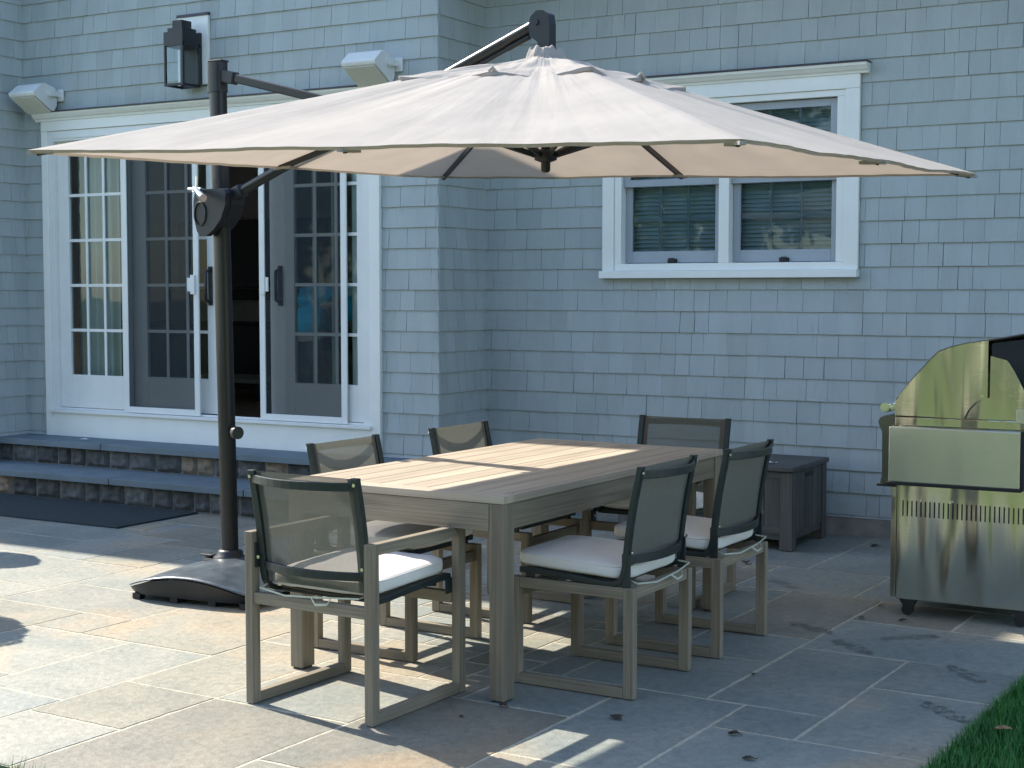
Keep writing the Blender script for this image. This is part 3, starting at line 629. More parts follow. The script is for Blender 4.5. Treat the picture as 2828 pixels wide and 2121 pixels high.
# vent flap
VR = .47
def vent_pt(th, r):
    X, Y = sq(th); L = sqrt(X*X+Y*Y); b = (0.5 - abs(th % 1 - .5))*2
    rc = r**1.0; k = min(1, max(0, (r-.12)/.5)); shape = (1-k)/L*1.05 + k      # round near the neck
    x, y_ = X*VR*r*shape, Y*VR*r*shape
    z = 2.505 - .108*max(0, r-.2)/.8
    if r < .2:
        t_ = r/.2; rad = (.048 + .050*t_**.6)*(1+.10*noise.noise(Vector((th*1.3, t_*2, 5)))); x_ = X/L*rad; y2 = Y/L*rad
        zc = 2.562 - .012*(1-t_)**2*4*0 - .075*t_**1.6 + .012*noise.noise(Vector((th*1.7, t_*3, 9)))
        if t_ < .25: zc -= .02*(.25-t_)/.25
        return Vector((x_, y2, zc + .004*sin(th*9)))
    z += (-.036*b**1.3 + .014)*(r**3) + noise.noise(Vector((th*2.1, r*4, 8)))*.020*sin(pi*min(1, r)) + noise.noise(Vector((th*6, r*6, 8)))*.006
    pull = .05*b*r**4
    return Vector((x*(1-pull), y_*(1-pull), z + tilt(x, y_)*.9))
m = MB(); m.grid(lambda u, v: vent_pt(u*8, v*1.0 if v > .2 else v), 176, 40, closeu=True)
m.grid(lambda u, v: vent_pt(u*8, 1.0) + Vector((0, 0, -.016*v)), 160, 1, closeu=True)
vent = m.build('vent_flap', M_can, umb, fix=False)
m = MB()
for k in (1, 3, 5, 7):
    p = vent_pt(k, .99); m.tube([p+Vector((-.012, -.01, .0)), p+Vector((0, 0, .014)), p+Vector((.014, .008, -.004)), p+Vector((.0, .012, -.02))], [.006, .011, .009, .005], 7); m.build('tie_knot', M_can, vent); m = MB()
# ribs, struts, hub, mast
for k in range(8):
    e = canopy_pt(k, .985); e = Vector((e.x, e.y, e.z-.018)); c0 = Vector((0, 0, 2.49)); c0 = c0 + Vector((e.x, e.y, 0)).normalized()*.05
    m = MB(); m.bar(c0, e, .014, .026); m.build('rib', M_blk, umb)
    if True:
        t = .46 if k % 2 else .36; p = c0.lerp(e, t); h0 = Vector((0, 0, 2.085)) + Vector((e.x, e.y, 0)).normalized()*.045
        m = MB(); m.bar(h0, p, .012, .022); m.build('strut', M_blk, umb)
m = MB(); m.tube([(0, 0, 2.01), (0, 0, 2.018), (0, 0, 2.60)], [.012, .021, .021], 14); m.build('mast', M_blk, umb)
m = MB(); m.tube([(0, 0, 2.055), (0, 0, 2.065), (0, 0, 2.10), (0, 0, 2.112)], [.024, .05, .052, .03], 14); 
for k in range(8):
    a = Vector((*sq(k), 0)).normalized(); m.box(a.x*.05-.01, a.x*.05+.01, a.y*.05-.01, a.y*.05+.01, 2.078, 2.098, 1)
m.build('hub', M_blkp, umb)
# knuckle, arm, strut, pole
PB = Vector((-2.30-CX, 1.20-CY, 0)); PT = Vector((-2.345-CX, 1.20-CY, 2.60)); ax = (Vector((0, 0, 0))-Vector((PB.x, PB.y, 0))).normalized(); sd_ = Vector((-ax.y, ax.x, 0))
pr_ = [(-.070, 2.615), (-.078, 2.66), (-.066, 2.700), (-.035, 2.724), (.0, 2.722), (.028, 2.705), (.036, 2.66), (.036, 2.54), (-.025, 2.54), (-.028, 2.585), (-.05, 2.60)]
m = MB(); m.prism(pr_, lambda u, v, w_: ax*u + sd_*w_ + Vector((0, 0, v)), -.026, .026); kn = m.build('arm_knuckle', M_blkp, umb, .006, seg=3)
m = MB(); m.tube([ax*-.035+sd_*-.026+Vector((0, 0, 2.672)), ax*-.035+sd_*-.032+Vector((0, 0, 2.672))], .013, 14); m.build('bolt', M_blk, kn)
A0 = PB + Vector((0, 0, 1.93)) + ax*.10 + (PT-PB)*(1.93/2.6)*Vector((1, 1, 0)) if False else Vector((PB.x-.03, PB.y, 1.955)) + ax*.09
A1 = XFU(ax*-.05 + Vector((0, 0, 2.668))); XF = None
m = MB(); m.tube([A0, A1], .0215, 16, sx=1.15); dirA = (A1-A0).normalized(); m.tube([A1-dirA*.17, A1-dirA*.16, A1-dirA*.02], [.0215, .0245, .0245], 16)
m.build('arm', M_bronze, umb)
dn = Vector((0, 0, -1)) - dirA*(-dirA.z); dn.normalize()
m = MB(); m.tube([A0.lerp(A1, .35)+dn*.036, A1+dn*.034-dirA*.05], .009, 10); m.tube([A1+dn*.034-dirA*.17, A1+dn*.034-dirA*.05], .012, 10); m.build('arm_rail', M_bronze, umb)
m = MB(); m.bar(A0-dirA*.02, A0+dirA*.07, .055, .06); m.build('arm_sleeve', M_blkp, umb, .008)
S1 = A0.lerp(A1, .52); S0 = PT + Vector((0, 0, -.055)) + ax*.04
m = MB(); m.bar(S0, S1, .030, .042); m.build('brace', M_bronze, umb, .006)
m = MB(); m.bar(S0-Vector((0, 0, .0))-ax*.02, S0+(S1-S0).normalized()*.09, .045, .062); m.build('brace_sleeve', M_blkp, umb, .006)
def polesec(p0, p1, w_, d): 
    m = MB(); n = 20; V = []
    for p in (p0, p1):
        for k in range(n):
            a = 2*pi*k/n; c_, s_ = cos(a), sin(a); e = .45
            V.append(Vector(p) + ax*(math.copysign(abs(c_)**e, c_)*d/2) + sd_*(math.copysign(abs(s_)**e, s_)*w_/2))
    m.add(V, [(k, (k+1) % n, n+(k+1) % n, n+k) for k in range(n)], 1, True); m.add(V, [tuple(range(n))[::-1], tuple(range(n, 2*n))]); return m
m = polesec(PB+Vector((0, 0, .16)), PT, .062, .080); m.build('pole', M_bronze, umb)
m = polesec(PT-Vector((0, 0, .135)), PT+Vector((0, 0, .012)), .072, .092); m.box(PT.x-.04, PT.x+.05, PT.y-.03, PT.y+.03, 2.612, 2.622, 1); m.build('pole_cap', M_blkp, umb, .004)
# crank housing
H0 = Vector((PB.x-.035, PB.y, 1.90))
prH = [(-.125, .03), (-.115, .065), (-.10, .085), (.11, .085), (.125, .06), (.12, .0), (.085, -.065), (.03, -.115), (-.03, -.145), (-.075, -.145), (-.10, -.12), (-.125, -.05)]
m = MB(); m.prism(prH, lambda u, v, w_: H0 + ax*u*.92 + sd_*w_ + Vector((0, 0, v)), -.075, -.038)
m.prism(prH, lambda u, v, w_: H0 + ax*(u*.8+.02) + sd_*w_ + Vector((0, 0, v*.92+.005)), -.040, .050); hs = m.build('crank_housing', M_blkp, umb, .008, seg=3)
m = MB(); q = [H0+ax*(-.065+.040*cos(t))+sd_*-.078+Vector((0, 0, -.035+.058*sin(t))) for t in [2*pi*k/20 for k in range(21)]]; m.tube(q, .0035, 6); m.build('handle_ring', M_blk, hs)
m = MB(); C0 = H0+sd_*-.08+ax*.035; m.tube([H0+sd_*-.075+ax*-.085+Vector((0, 0, .082)), H0+sd_*-.10+ax*-.085+Vector((0, 0, .085))], .014, 10)
m.tube([H0+sd_*-.10+ax*-.12+Vector((0, 0, .088)), H0+sd_*-.10+ax*-.03+Vector((0, 0, .085))], .008, 8)
m.tube([H0+sd_*-.10+ax*-.075+Vector((0, 0, .088)), H0+sd_*-.15+ax*.035+Vector((0, 0, .035))], [.013, .021], 14); m.tube([H0+sd_*-.078+ax*-.085+Vector((0, 0, .08)), H0+sd_*-.078+ax*-.085+Vector((0, 0, .15))], .006, 8); m.build('crank_handle', M_chrome, hs)
# base
BX, BY, BH = -2.206-CX, 1.10-CY, .392; BR = radians(5.3)
XF = lambda p: Vector((BX + (p.x-BX)*cos(BR) - (p.y-BY)*sin(BR), BY + (p.x-BX)*sin(BR) + (p.y-BY)*cos(BR), p.z))
m = MB()
def rr(u, v):   # rounded square map
    a = u*2-1; b = v*2-1; k = max(abs(a), abs(b)); l = sqrt(a*a+b*b) or 1; e = .07*k**6*(1 if True else 0); s_ = 1 - e*(min(abs(a), abs(b))/max(k, 1e-6))**4*1.6
    return a*s_, b*s_
def top_(u, v):
    a, b = rr(u, v); return (BX+a*BH, BY+b*BH, .042 + .082*(1-a*a) + .022*(1-b*b)*(1-a*a*.6))
m.grid(top_, 28, 28)
m.build('base_plate', M_baseM, umb, fix=False).modifiers.new('s', 'SOLIDIFY').thickness = -.006
m = MB()
per = [(i/28, 0) for i in range(28)] + [(1, i/28) for i in range(28)] + [(1-i/28, 1) for i in range(28)] + [(0, 1-i/28) for i in range(28)]
n_ = len(per); T = [Vector(top_(*p)) for p in per]
V = [t + (Vector((BX, BY, 0))-Vector((t.x, t.y, 0)))*.006 - Vector((0, 0, .006)) for t in T] + [Vector((BX+(t.x-BX)*.95, BY+(t.y-BY)*.95, .027)) for t in T]
m.add(V, [(k, (k+1) % n_, n_+(k+1) % n_, n_+k) for k in range(n_)], 1); m.add(V[n_:], [tuple(range(n_))])
m.build('base_skirt', M_blk, umb)
for a in (-.3, -.08, .14, .32):
    for b in (-.34, .34): m = MB(); m.box(BX+a-.022, BX+a+.022, BY+b-.02, BY+b+.02, .001, .028, 1); m.build('base_foot', M_blkp, umb)
XF = None; bq = Vector((PB.x, PB.y, 0))
m = MB(); m.tube([bq+Vector((0, 0, z_)) for z_ in (.135, .150, .158, .175, .185)], [.085, .083, .066, .064, .05], 28); m.build('collar', M_blk, umb)
m = MB(); m.tube([bq+Vector((.05, .02, .13)), bq+Vector((.17, .06, .155)), bq+Vector((.26, .05, .13))], [.05, .045, .03], 12, sx=.6); m.box(bq.x-.15, bq.x-.07, bq.y-.06, bq.y-.02, .150, .158, 1); m.box(bq.x-.11, bq.x-.085, bq.y-.06, bq.y-.03, .11, .155, 1)
m.tube([bq+Vector((-.02, -.02, .138)), bq+Vector((-.02, -.02, .142))], .105, 24); m.build('pedal', M_blkp, umb, .003)
m = MB(); m.tube([bq+Vector((.04, -.02, .78)), bq+Vector((.085, -.035, .78))], [.014, .03], 14); m.tube([bq+Vector((.07, -.03, .78)), bq+Vector((.095, -.04, .78))], .032, 14); m.build('knob', M_blkp, umb)

# ------------------------------------------------------------------ table
TA = -.0312
tab = thing('dining_table', 'long rectangular weathered teak dining table standing under the umbrella', 'table', (0, 0, 0), TA)
TW, TL, TH = .995, 1.91, .75
m = MB(); n_ = 9; fw = .075
m.box(-TW, 0, 0, fw, TH-.028, TH, 1.06); m.box(-TW, 0, TL-fw, TL, TH-.028, TH, 1.0)
m.box(-TW, -TW+.05, fw+.0015, TL-fw-.0015, TH-.028, TH); m.box(-.05, 0, fw+.0015, TL-fw-.0015, TH-.028, TH)
pw = (TW-.10)/8
for k in range(8):
    x0 = -TW+.05+k*pw; m.box(x0+.0022, x0+pw-.0022, fw+.002, TL-fw-.002, TH-.028, TH-.0006)
m.build('tabletop', M_teaktop, tab, .0022)
LX, LYd = .062, .075
m = MB(); za, zb = TH-.13, TH-.030
m.box(-TW+LX+.004, -LX-.004, .004, .030, za, zb); m.box(-TW+LX+.004, -LX-.004, TL-.030, TL-.004, za, zb)
m.box(-.036, -.010, LYd, TL-LYd, za+.005, zb); m.box(-TW+.010, -TW+.036, LYd, TL-LYd, za+.005, zb)
m.build('apron', M_teak, tab, .002)
m = MB(); m.box(-TW+.04, -.04, fw, TL-fw, TH-.045, TH-.031, .8); m.build('underframe', M_teak, tab)
for lx in (-TW+.002, -LX-.002):
    for ly in (.002, TL-LYd-.002):
        m = MB(); m.box(lx, lx+LX, ly, ly+LYd, .006, TH-.029); lg = m.build('leg', M_teak, tab, .004)
        m = MB(); m.box(lx+.008, lx+LX-.008, ly+.008, ly+LYd-.008, .0005, .006, 1); m.build('foot_glide', M_blkp, lg)

# ------------------------------------------------------------------ chairs (face local +y)
def chair_proto(arm):
    t = thing('dining_armchair' if arm else 'dining_chair', 'x', 'chair')
    Wd = .575 if arm else .515; D = .56 if arm else .52; lw, ld = .035, .041; H = .625 if arm else .407
    x1 = Wd/2; y0, y1 = -D/2, D/2; rt = .040
    for sx in (-1, 1):
        xa, xb = (x1-lw, x1) if sx > 0 else (-x1, -x1+lw)
        for ya in (y0, y1-ld):
            m = MB(); m.box(xa, xb, ya, ya+ld, .003, H); m.build('leg', M_teak, t, .0025)
        m = MB(); m.box(xa+.001, xb-.001, y0+ld, y1-ld, .003, .041); m.build('floor_rail', M_teak, t, .0025)
        m = MB(); m.box(xa+.001, xb-.001, y0+ld, y1-ld, H-rt, H-.0005); m.build('arm_rest' if arm else 'side_rail', M_teak, t, .0025)
    m = MB(); m.box(-x1+lw, x1-lw, y0+.006, y0+.034, .366, .407); m.build('back_rail', M_teak, t, .0025)
    m = MB(); m.box(-x1+lw, x1-lw, y1-.045, y1-.018, .335, .378); m.build('front_rail', M_teak, t, .0025)
    # metal sling frame
    bw = (x1-lw-.006) if arm else (.245); m = MB()
    def sty(z):  # y of stile at height z
        u = (z-.44)/.42; return y0 + .047 - .048*u - .018*max(0, u)**2 + .005*sin(pi*min(1, max(0, u)))
    path = [(y1-.035, .434), (y1-.10, .434), (0, .424), (y0+.14, .413), (y0+.095, .413), (y0+.066, .424), (y0+.051, .452)]
    path += [(sty(.48+.368*k/8), .48+.368*k/8) for k in range(9)]
    for sx in (-1, 1):
        m.strip([(sx*(bw-.015), a, b) for a, b in path], .030, .022, (1, 0, 0))
    def cross(z, bow, th=.024, drop=.0):
        pts = []
        for k in range(13):
            u = k/12*2-1; pts.append((u*(bw-.012), sty(z) - bow*(1-u*u), z-drop*(1-u*u)))
        m.strip(pts, th, .012, (0, 0, 1))
    cross(.820, .070, .030); cross(.505, .055, .030)
    m.bar((-bw+.02, y0+.12, .405), (bw-.02, y0+.12, .405), .02, .012); m.bar((-bw+.02, y1-.06, .425), (bw-.02, y1-.06, .425), .02, .02)
    m.bar((-bw+.02, y0+.12, .40), (bw-.02, y1-.1, .41), .02, .008)
    for sx in (-1, 1):
        m.box(sx*(bw-.015)-.016, sx*(bw-.015)+.016, sty(.848)-.012, sty(.848)+.012, .845, .851, 1)
        if arm:
            m.box(sx*(bw+.002)-.004, sx*(bw+.002)+.004, sty(.54)-.026, sty(.54)+.020, .495, .585, 1); m.box(sx*(bw+.002)-.004, sx*(bw+.002)+.004, y1-.075, y1-.03, .372, .43, 1)
        else:
            m.box(sx*(bw-.006)-.004, sx*(bw-.006)+.004, y0+.02, y0+.055, .40, .53, 1); m.box(sx*(bw-.006)-.005, sx*(bw-.006)+.005, y1-.10, y1-.06, .39, .445, 1)
    m.build('metal_frame', M_frame, t, .003)
    for sx in (-1, 1):
        for (yy, zz) in ((sty(.83)-.014, .828), (sty(.54)-.022, .535)): m = MB(); m.tube([(sx*(bw-.012), yy, zz), (sx*(bw-.012), yy-.004, zz)], .0065, 12); m.build('bolt', M_bolt, t)
        if arm: m = MB(); m.tube([(sx*(bw-.006), y1-.05, .40), (sx*(bw-.0), y1-.05, .40)], .008, 12); m.build('bolt', M_bolt, t)
    m = MB(); m.grid(lambda u, v: ((u*2-1)*(bw-.020), sty(.445+.402*v) + .006*(1-(u*2-1)**2), .445+.402*v), 8, 20); m.build('back_sling', M_sling, t, fix=False)
    m = MB()
    for sx in (-1, 1):
        m = MB(); m.grid(lambda u, v, sx=sx: (sx*(bw-.026-.026*u), sty(.445+.402*v) + .002, .445+.402*v), 1, 20); m.build('sling_sleeve', mesh_dense, t, fix=False)
    m = MB(); m.grid(lambda u, v: ((u*2-1)*(bw-.016), y0+.09+(D-.14)*v, .424+.012*v-.010*(1-(u*2-1)**2)), 8, 8); m.build('seat_sling', M_sling, t, fix=False)
    return t, D
mesh_dense = mesh_cloth('sling_hem', (.13, .12, .105), .95, .08)
cush_me = None
def cushion(loc, rz, D, label, sc=(1, 1)):
    global cush_me
    c = thing('seat_cushion', label, 'cushion', loc, rz, 'off-white seat cushions on the chairs')
    if not cush_me:
        m = MB(); a, b, h = .236, .245, .033
        def sg(x, p): return math.copysign(abs(x)**p, x)
        def f(u, v):
            th = u*2*pi; ph = (v-.5)*pi; cp = sg(cos(ph), .30); 
            x = a*cp*sg(cos(th), .30); y_ = b*cp*sg(sin(th), .30); z = h*sg(sin(ph), .50)
            z *= 1 + .16*(1-(x/a)**2)*(1-(y_/b)**2)
            z += noise.noise(Vector((x*9, y_*9, z*3)))*.006 + noise.noise(Vector((x*22, y_*22, 4)))*.002
            return (x, y_, z)
        m.grid(f, 72, 34, closeu=True); pad = m.build('pad', M_cush, c, fix=True)
        m = MB(); q = [(a*sg(cos(t), .30)*.985, b*sg(sin(t), .30)*.985, .018+.001*sin(t*9)) for t in [2*pi*k/80 for k in range(81)]]; m.tube(q, .0030, 6, cap=False); m.build('piping', M_cush, pad)
        m = MB()
        m.strip([(-.22, -.235, -.02), (-.23, -.285, -.03), (-.1, -.30, -.042), (.08, -.302, -.030), (.22, -.285, -.022), (.22, -.235, -.02)], .006, .0015, (0, 0, 1))
        m.strip([(.02, -.300, -.035), (.05, -.315, -.055), (.10, -.312, -.05), (.11, -.302, -.03)], .008, .0015, (0, 0, 1))
        m.build('tie_strap', M_strap, c)
        cush_me = c
    else:
        for k in kids(cush_me): copy_tree(k, c)
    c.rotation_euler = (radians(2.2), 0, rz)
    return c
GA = 'teak armchairs at the two ends of the table'; GC = 'teak side chairs along the table'
armc, DA = chair_proto(True); side, DS = chair_proto(False)
def place(t, x, y_, rz, label, group):
    t.location = (x, y_, 0); t.rotation_euler = (0, 0, rz); t['label'] = label; t['group'] = group
placements = [
 (armc, DA, -.512, -.182, radians(-2.6), 'armchair at the near end of the table with its back to the camera', GA, 'sunlit white cushion on the armchair at the near end of the table', True),
 (armc, DA, -.335, 2.085, radians(180.5), 'armchair at the far end of the table, in front of the shingle wall', GA, 'white cushion on the armchair at the far end of the table', False),
 (side, DS, -.872, .600, radians(-91), 'side chair on the umbrella pole side of the table, nearer to the camera', GC, 'white cushion on the nearer chair of the pole side of the table', True),
 (side, DS, -.820, 1.445, radians(-91), 'side chair on the umbrella pole side of the table, farther from the camera', GC, 'white cushion on the farther chair of the pole side of the table', False),
 (side, DS, .125, .535, radians(89), 'side chair on the grill side of the table, nearer to the camera', GC, 'white cushion on the nearer chair of the grill side of the table', False),
 (side, DS, .165, 1.265, radians(89), 'side chair on the grill side of the table, farther from the camera', GC, 'white cushion on the farther chair of the grill side of the table', False)]
for (pr0, D, x, y_, rz, lab, g, clab, first) in placements:
    t = pr0 if first else copy_tree(pr0); place(t, x, y_, rz, lab, g)
    off = Matrix.Rotation(rz, 3, 'Z') @ Vector((0, .018, 0))
    cushion((x+off.x, y_+off.y, .466), rz, D, clab)

# ------------------------------------------------------------------ storage box
bx = thing('storage_box', 'dark grey wood look storage box against the shingle wall', 'storage box', (0, 0, 0))
X0, X1, Y0, Y1 = -1.28, -.180, 3.55, 4.16
m = MB(); m.box(X0+.01, X1-.012, Y0+.012, Y1-.012, .06, .452, .9)
nb = 10; pw_ = (X1-X0-.02-.13)/nb
for k in range(nb):
    a = X0+.075+k*pw_; m.box(a+.002, a+pw_-.002, Y0+.006, Y0+.014, .10, .452)
m.box(X0+.075, X1-.075, Y0+.002, Y0+.0125, .095, .135); m.box(X0+.075, X1-.075, Y0+.002, Y0+.0125, .415, .452)
for k in range(6):
    a = Y0+.075+k*(Y1-Y0-.15)/6; m.box(X1-.0135, X1-.007, a+.002, a+(Y1-Y0-.15)/6-.002, .10, .452)
m.build('body', M_box, bx, .002)
for (a, b) in ((X0, Y0), (X1-.075, Y0), (X0, Y1-.075), (X1-.075, Y1-.075)):
    m = MB(); m.box(a, a+.075, b, b+.075, .002, .452); m.build('corner_post', M_box, bx, .003)
m = MB(); m.box(X0-.012, X1+.012, Y0-.015, Y1+.01, .455, .485, .95); m.build('lid', M_box, bx, .006)
m = MB(); m.box(X1-.008, X1-.0035, 3.80, 3.93, .405, .428, 1); m.build('handle_slot', M_gin, bx)

# ------------------------------------------------------------------ grill
gr = thing('gas_grill', 'stainless steel gas grill cart with its hood up at the right edge', 'grill', (0, 2.2, 0))
GXa, GXb, GD = .794, 1.42, 1.15
P3 = lambda u, v, w_: (u, w_, v)
m = MB(); m.box(GXa, GXb, 0, GD, .075, .90, 1); cab_ = m.build('cabinet', M_steel, gr, .004)
# louvre slots: thin plates set proud, black colour standing in for recess shade
m = MB()
for k in range(28):
    xx = .822 + k*(1.372-.822)/27; m.box(xx-.0028, xx+.0028, -.0022, .002, .459, .530, 1)
m.build('vent_slot', M_gin, gr)
for xx, zz in ((.905, .535), (1.035, .535), (1.168, 1.018)): m = MB(); m.tube([(xx, -.012, zz), (xx, .001, zz)], .0062, 10); m.build('bolt', M_bolt, gr)
m = MB(); m.box(.764, .789, .01, GD-.01, .08, .60, 1); dr = m.build('door', M_steel, gr, .003)
m = MB(); m.box(.762, .766, .004, .012, .56, .59, 1); m.box(.770, .792, -.004, .012, .545, .60, 1); m.build('hinge', M_bolt, dr)
m = MB(); m.prism([(.715, .60), (.783, .612), (.783, .915), (.735, .915), (.712, .905), (.703, .885), (.712, .86), (.722, .84), (.724, .64)], P3, -.006, GD+.006); cp = m.build('control_panel', M_dsteel, gr, .003)
m = MB(); m.box(.700, .790, -.01, GD+.01, .590, .602, 1); m.build('drip_edge', M_gin, gr, .002)
for k in range(4):
    yy = .22 + k*.24; m = MB(); m.tube([(.722, yy, .73), (.675, yy, .735)], [.034, .028], 20); m.build('knob', M_blkp, cp)
m = MB(); m.box(.768, 1.345, -.062, -.022, .618, .870, 1); m.build('side_shelf', M_steel2, gr, .006, seg=3)
m = MB(); m.box(.762, 1.352, -.066, -.018, .606, .620, 1); m.box(1.346, 1.362, -.06, .0, .612, .872, 1); m.build('shelf_bracket', M_gin, gr, .003)
m = MB(); m.box(.782, 1.45, -.008, GD+.008, .872, .912, 1); m.build('firebox_rim', M_steel, gr, .003)
# hood end plates + skin
prof = [(.786, .918), (.786, .985)]
prof += [(.80, 1.012), (.86, 1.085), (.93, 1.165), (.974, 1.210)]
prof += [(1.03, 1.232), (1.10, 1.250), (1.190, 1.264)]
endp = prof + [(1.190, 1.008), (1.165, 1.003), (1.135, .985), (1.108, .955), (1.090, .914)]
for yy in (-.0085, GD+.0025): m = MB(); m.prism(endp, P3, yy, yy+.006); m.build('hood_side', M_steel, gr, .0015)
skin = prof[1:] + [(1.26, 1.277), (1.36, 1.298), (1.46, 1.30)]
m = MB(); V = []; ns = len(skin)
for yy in (-.004, GD+.004):
    for (a, b) in skin: V.append((a-.004, yy, b+.004))
m.add(V, [(k, k+1, ns+k+1, ns+k) for k in range(ns-1)], 1, True); sk = m.build('hood', M_dsteel, gr, fix=False); sm_ = sk.modifiers.new('s', 'SOLIDIFY'); sm_.thickness = .008; sm_.offset = -1
m = MB(); m.box(.779, .784, -.003, GD+.003, .915, .99, 1); m.build('hood_lip', M_bolt, gr)
m = MB(); m.tube([(.735, -.012, .952), (.735, .0, .952), (.735, GD, .952)], [.022, .024, .024], 16); m.bar((.735, .03, .952), (.785, .03, .952), .02, .03); m.build('hood_handle', M_chrome, gr)
inner = [(1.086, .914), (1.105, .958), (1.135, .99), (1.185, 1.010), (1.198, 1.012), (1.198, 1.196), (1.27, 1.178), (1.30, 1.13), (1.352, 1.03), (1.352, .914)]
for yy in (.002, GD-.010): m = MB(); m.prism(inner, P3, yy, yy+.006); m.build('firebox_side', M_steel, gr, .001)
m = MB(); m.add([(1.20, .02, .914), (1.20, GD-.02, .914), (1.20, GD-.02, 1.25), (1.20, .02, 1.25)], [(0, 1, 2, 3)]); m.box(1.44, 1.45, .016, GD-.016, .914, 1.10, 1); m.build('firebox_liner', M_gin, gr, fix=False)
m = MB(); m.box(1.318, 1.40, -.03, .0, .905, .965, 1); m.build('rear_bracket', M_steel2, gr, .002)
for cx_ in (.843, 1.345):
    for cy_ in (.03, GD-.06):
        c = MB(); c.tube([(cx_, cy_-.014, .026), (cx_, cy_+.014, .026)], .026, 18); cs = c.build('caster', M_blkp, gr)
        c = MB(); c.prism([(cx_-.036, .073), (cx_+.045, .073), (cx_+.030, .05), (cx_+.014, .022), (cx_-.014, .022), (cx_-.02, .05)], lambda u, v, w_: (u, w_, v), cy_-.022, cy_+.022); c.build('fork', M_blk, cs)

# ------------------------------------------------------------------ person behind the glass
def person():
    root = thing('person', 'person in a bright cyan shirt bent forward behind the right sliding door glass', 'person', (-4.13, 4.20, .60))
    me = bpy.data.meshes.new('body'); J = {}; V = []; R_ = []; E = []
    def j(n, p, r): J[n] = len(V); V.append(p); R_.append(r)
    j('pel', (0, .0, .50), .15); j('belly', (0, .10, .66), .145); j('chest', (.0, .25, .82), .165); j('neck0', (.0, .36, .90), .075); j('neck', (.0, .43, .90), .055); j('head', (.0, .52, .86), .09); j('head2', (0, .60, .80), .075)
    for s_, n in ((-1, 'l'), (1, 'r')):
        j('sh'+n, (s_*.17, .30, .85), .075); j('el'+n, (s_*.22, .32, .56), .045); j('wr'+n, (s_*.16, .42, .33), .03); j('ha'+n, (s_*.13, .45, .26), .032)
        j('hip'+n, (s_*.10, .02, .44), .11); j('kn'+n, (s_*.12, .22, .24), .07) ; j('an'+n, (s_*.12, .05, .05), .045); j('to'+n, (s_*.13, .20, .035), .035)
    ed = [('pel', 'belly'), ('belly', 'chest'), ('chest', 'neck0'), ('neck0', 'neck'), ('neck', 'head'), ('head', 'head2')]
    for n in 'lr': ed += [('chest', 'sh'+n), ('sh'+n, 'el'+n), ('el'+n, 'wr'+n), ('wr'+n, 'ha'+n), ('pel', 'hip'+n), ('hip'+n, 'kn'+n), ('kn'+n, 'an'+n), ('an'+n, 'to'+n)]
    me.from_pydata(V, [(J[a], J[b]) for a, b in ed], [])
    me.materials.append(M_skin); b = bpy.data.objects.new('body', me); col.objects.link(b); b.parent = root
    sk = b.modifiers.new('skin', 'SKIN'); b.modifiers.new('sub', 'SUBSURF').levels = 2
    for i, r in enumerate(R_): me.skin_vertices[0].data[i].radius = (r, r)
    me.skin_vertices[0].data[0].use_root = True
    for p in me.polygons: p.use_smooth = True
    def cloth(name, pts, rad, edges, mat_):
        mm = bpy.data.meshes.new(name); mm.from_pydata(pts, [], []); mm = bpy.data.meshes.new(name); mm.from_pydata(pts, edges, []); mm.materials.append(mat_)
        o = bpy.data.objects.new(name, mm); col.objects.link(o); o.parent = root; o.modifiers.new('skin', 'SKIN'); s2 = o.modifiers.new('sub', 'SUBSURF'); s2.levels = 2; s2.render_levels = 2
        for i, r in enumerate(rad): mm.skin_vertices[0].data[i].radius = (r, r)
        mm.skin_vertices[0].data[0].use_root = True
        return o
    cloth('shirt', [(0, .0, .50), (0, .09, .64), (0, .24, .82), (0, .34, .885), (-.18, .30, .85), (-.225, .32, .64), (.18, .30, .85), (.225, .32, .64), (-.09, .13, .74), (.09, .13, .74)],
          [.172, .17, .185, .09, .095, .075, .095, .075, .12, .12], [(0, 1), (1, 2), (2, 3), (2, 4), (4, 5), (2, 6), (6, 7), (1, 8), (1, 9)], M_shirt)
    cloth('trousers', [(0, .0, .47), (-.10, .02, .42), (-.12, .22, .25), (-.12, .05, .08), (.10, .02, .42), (.12, .22, .25), (.12, .05, .08)], [.16, .125, .085, .06, .125, .085, .06], [(0, 1), (1, 2), (2, 3), (0, 4), (4, 5), (5, 6)], M_pants)
    m = MB(); m.grid(lambda u, v: (.098*cos(u*2*pi)*sin(v*pi*.62), .56+.105*sin(u*2*pi)*sin(v*pi*.62), .86+.10*cos(v*pi*.62)), 20, 10, closeu=True); m.build('hair', M_hair, root)
person()

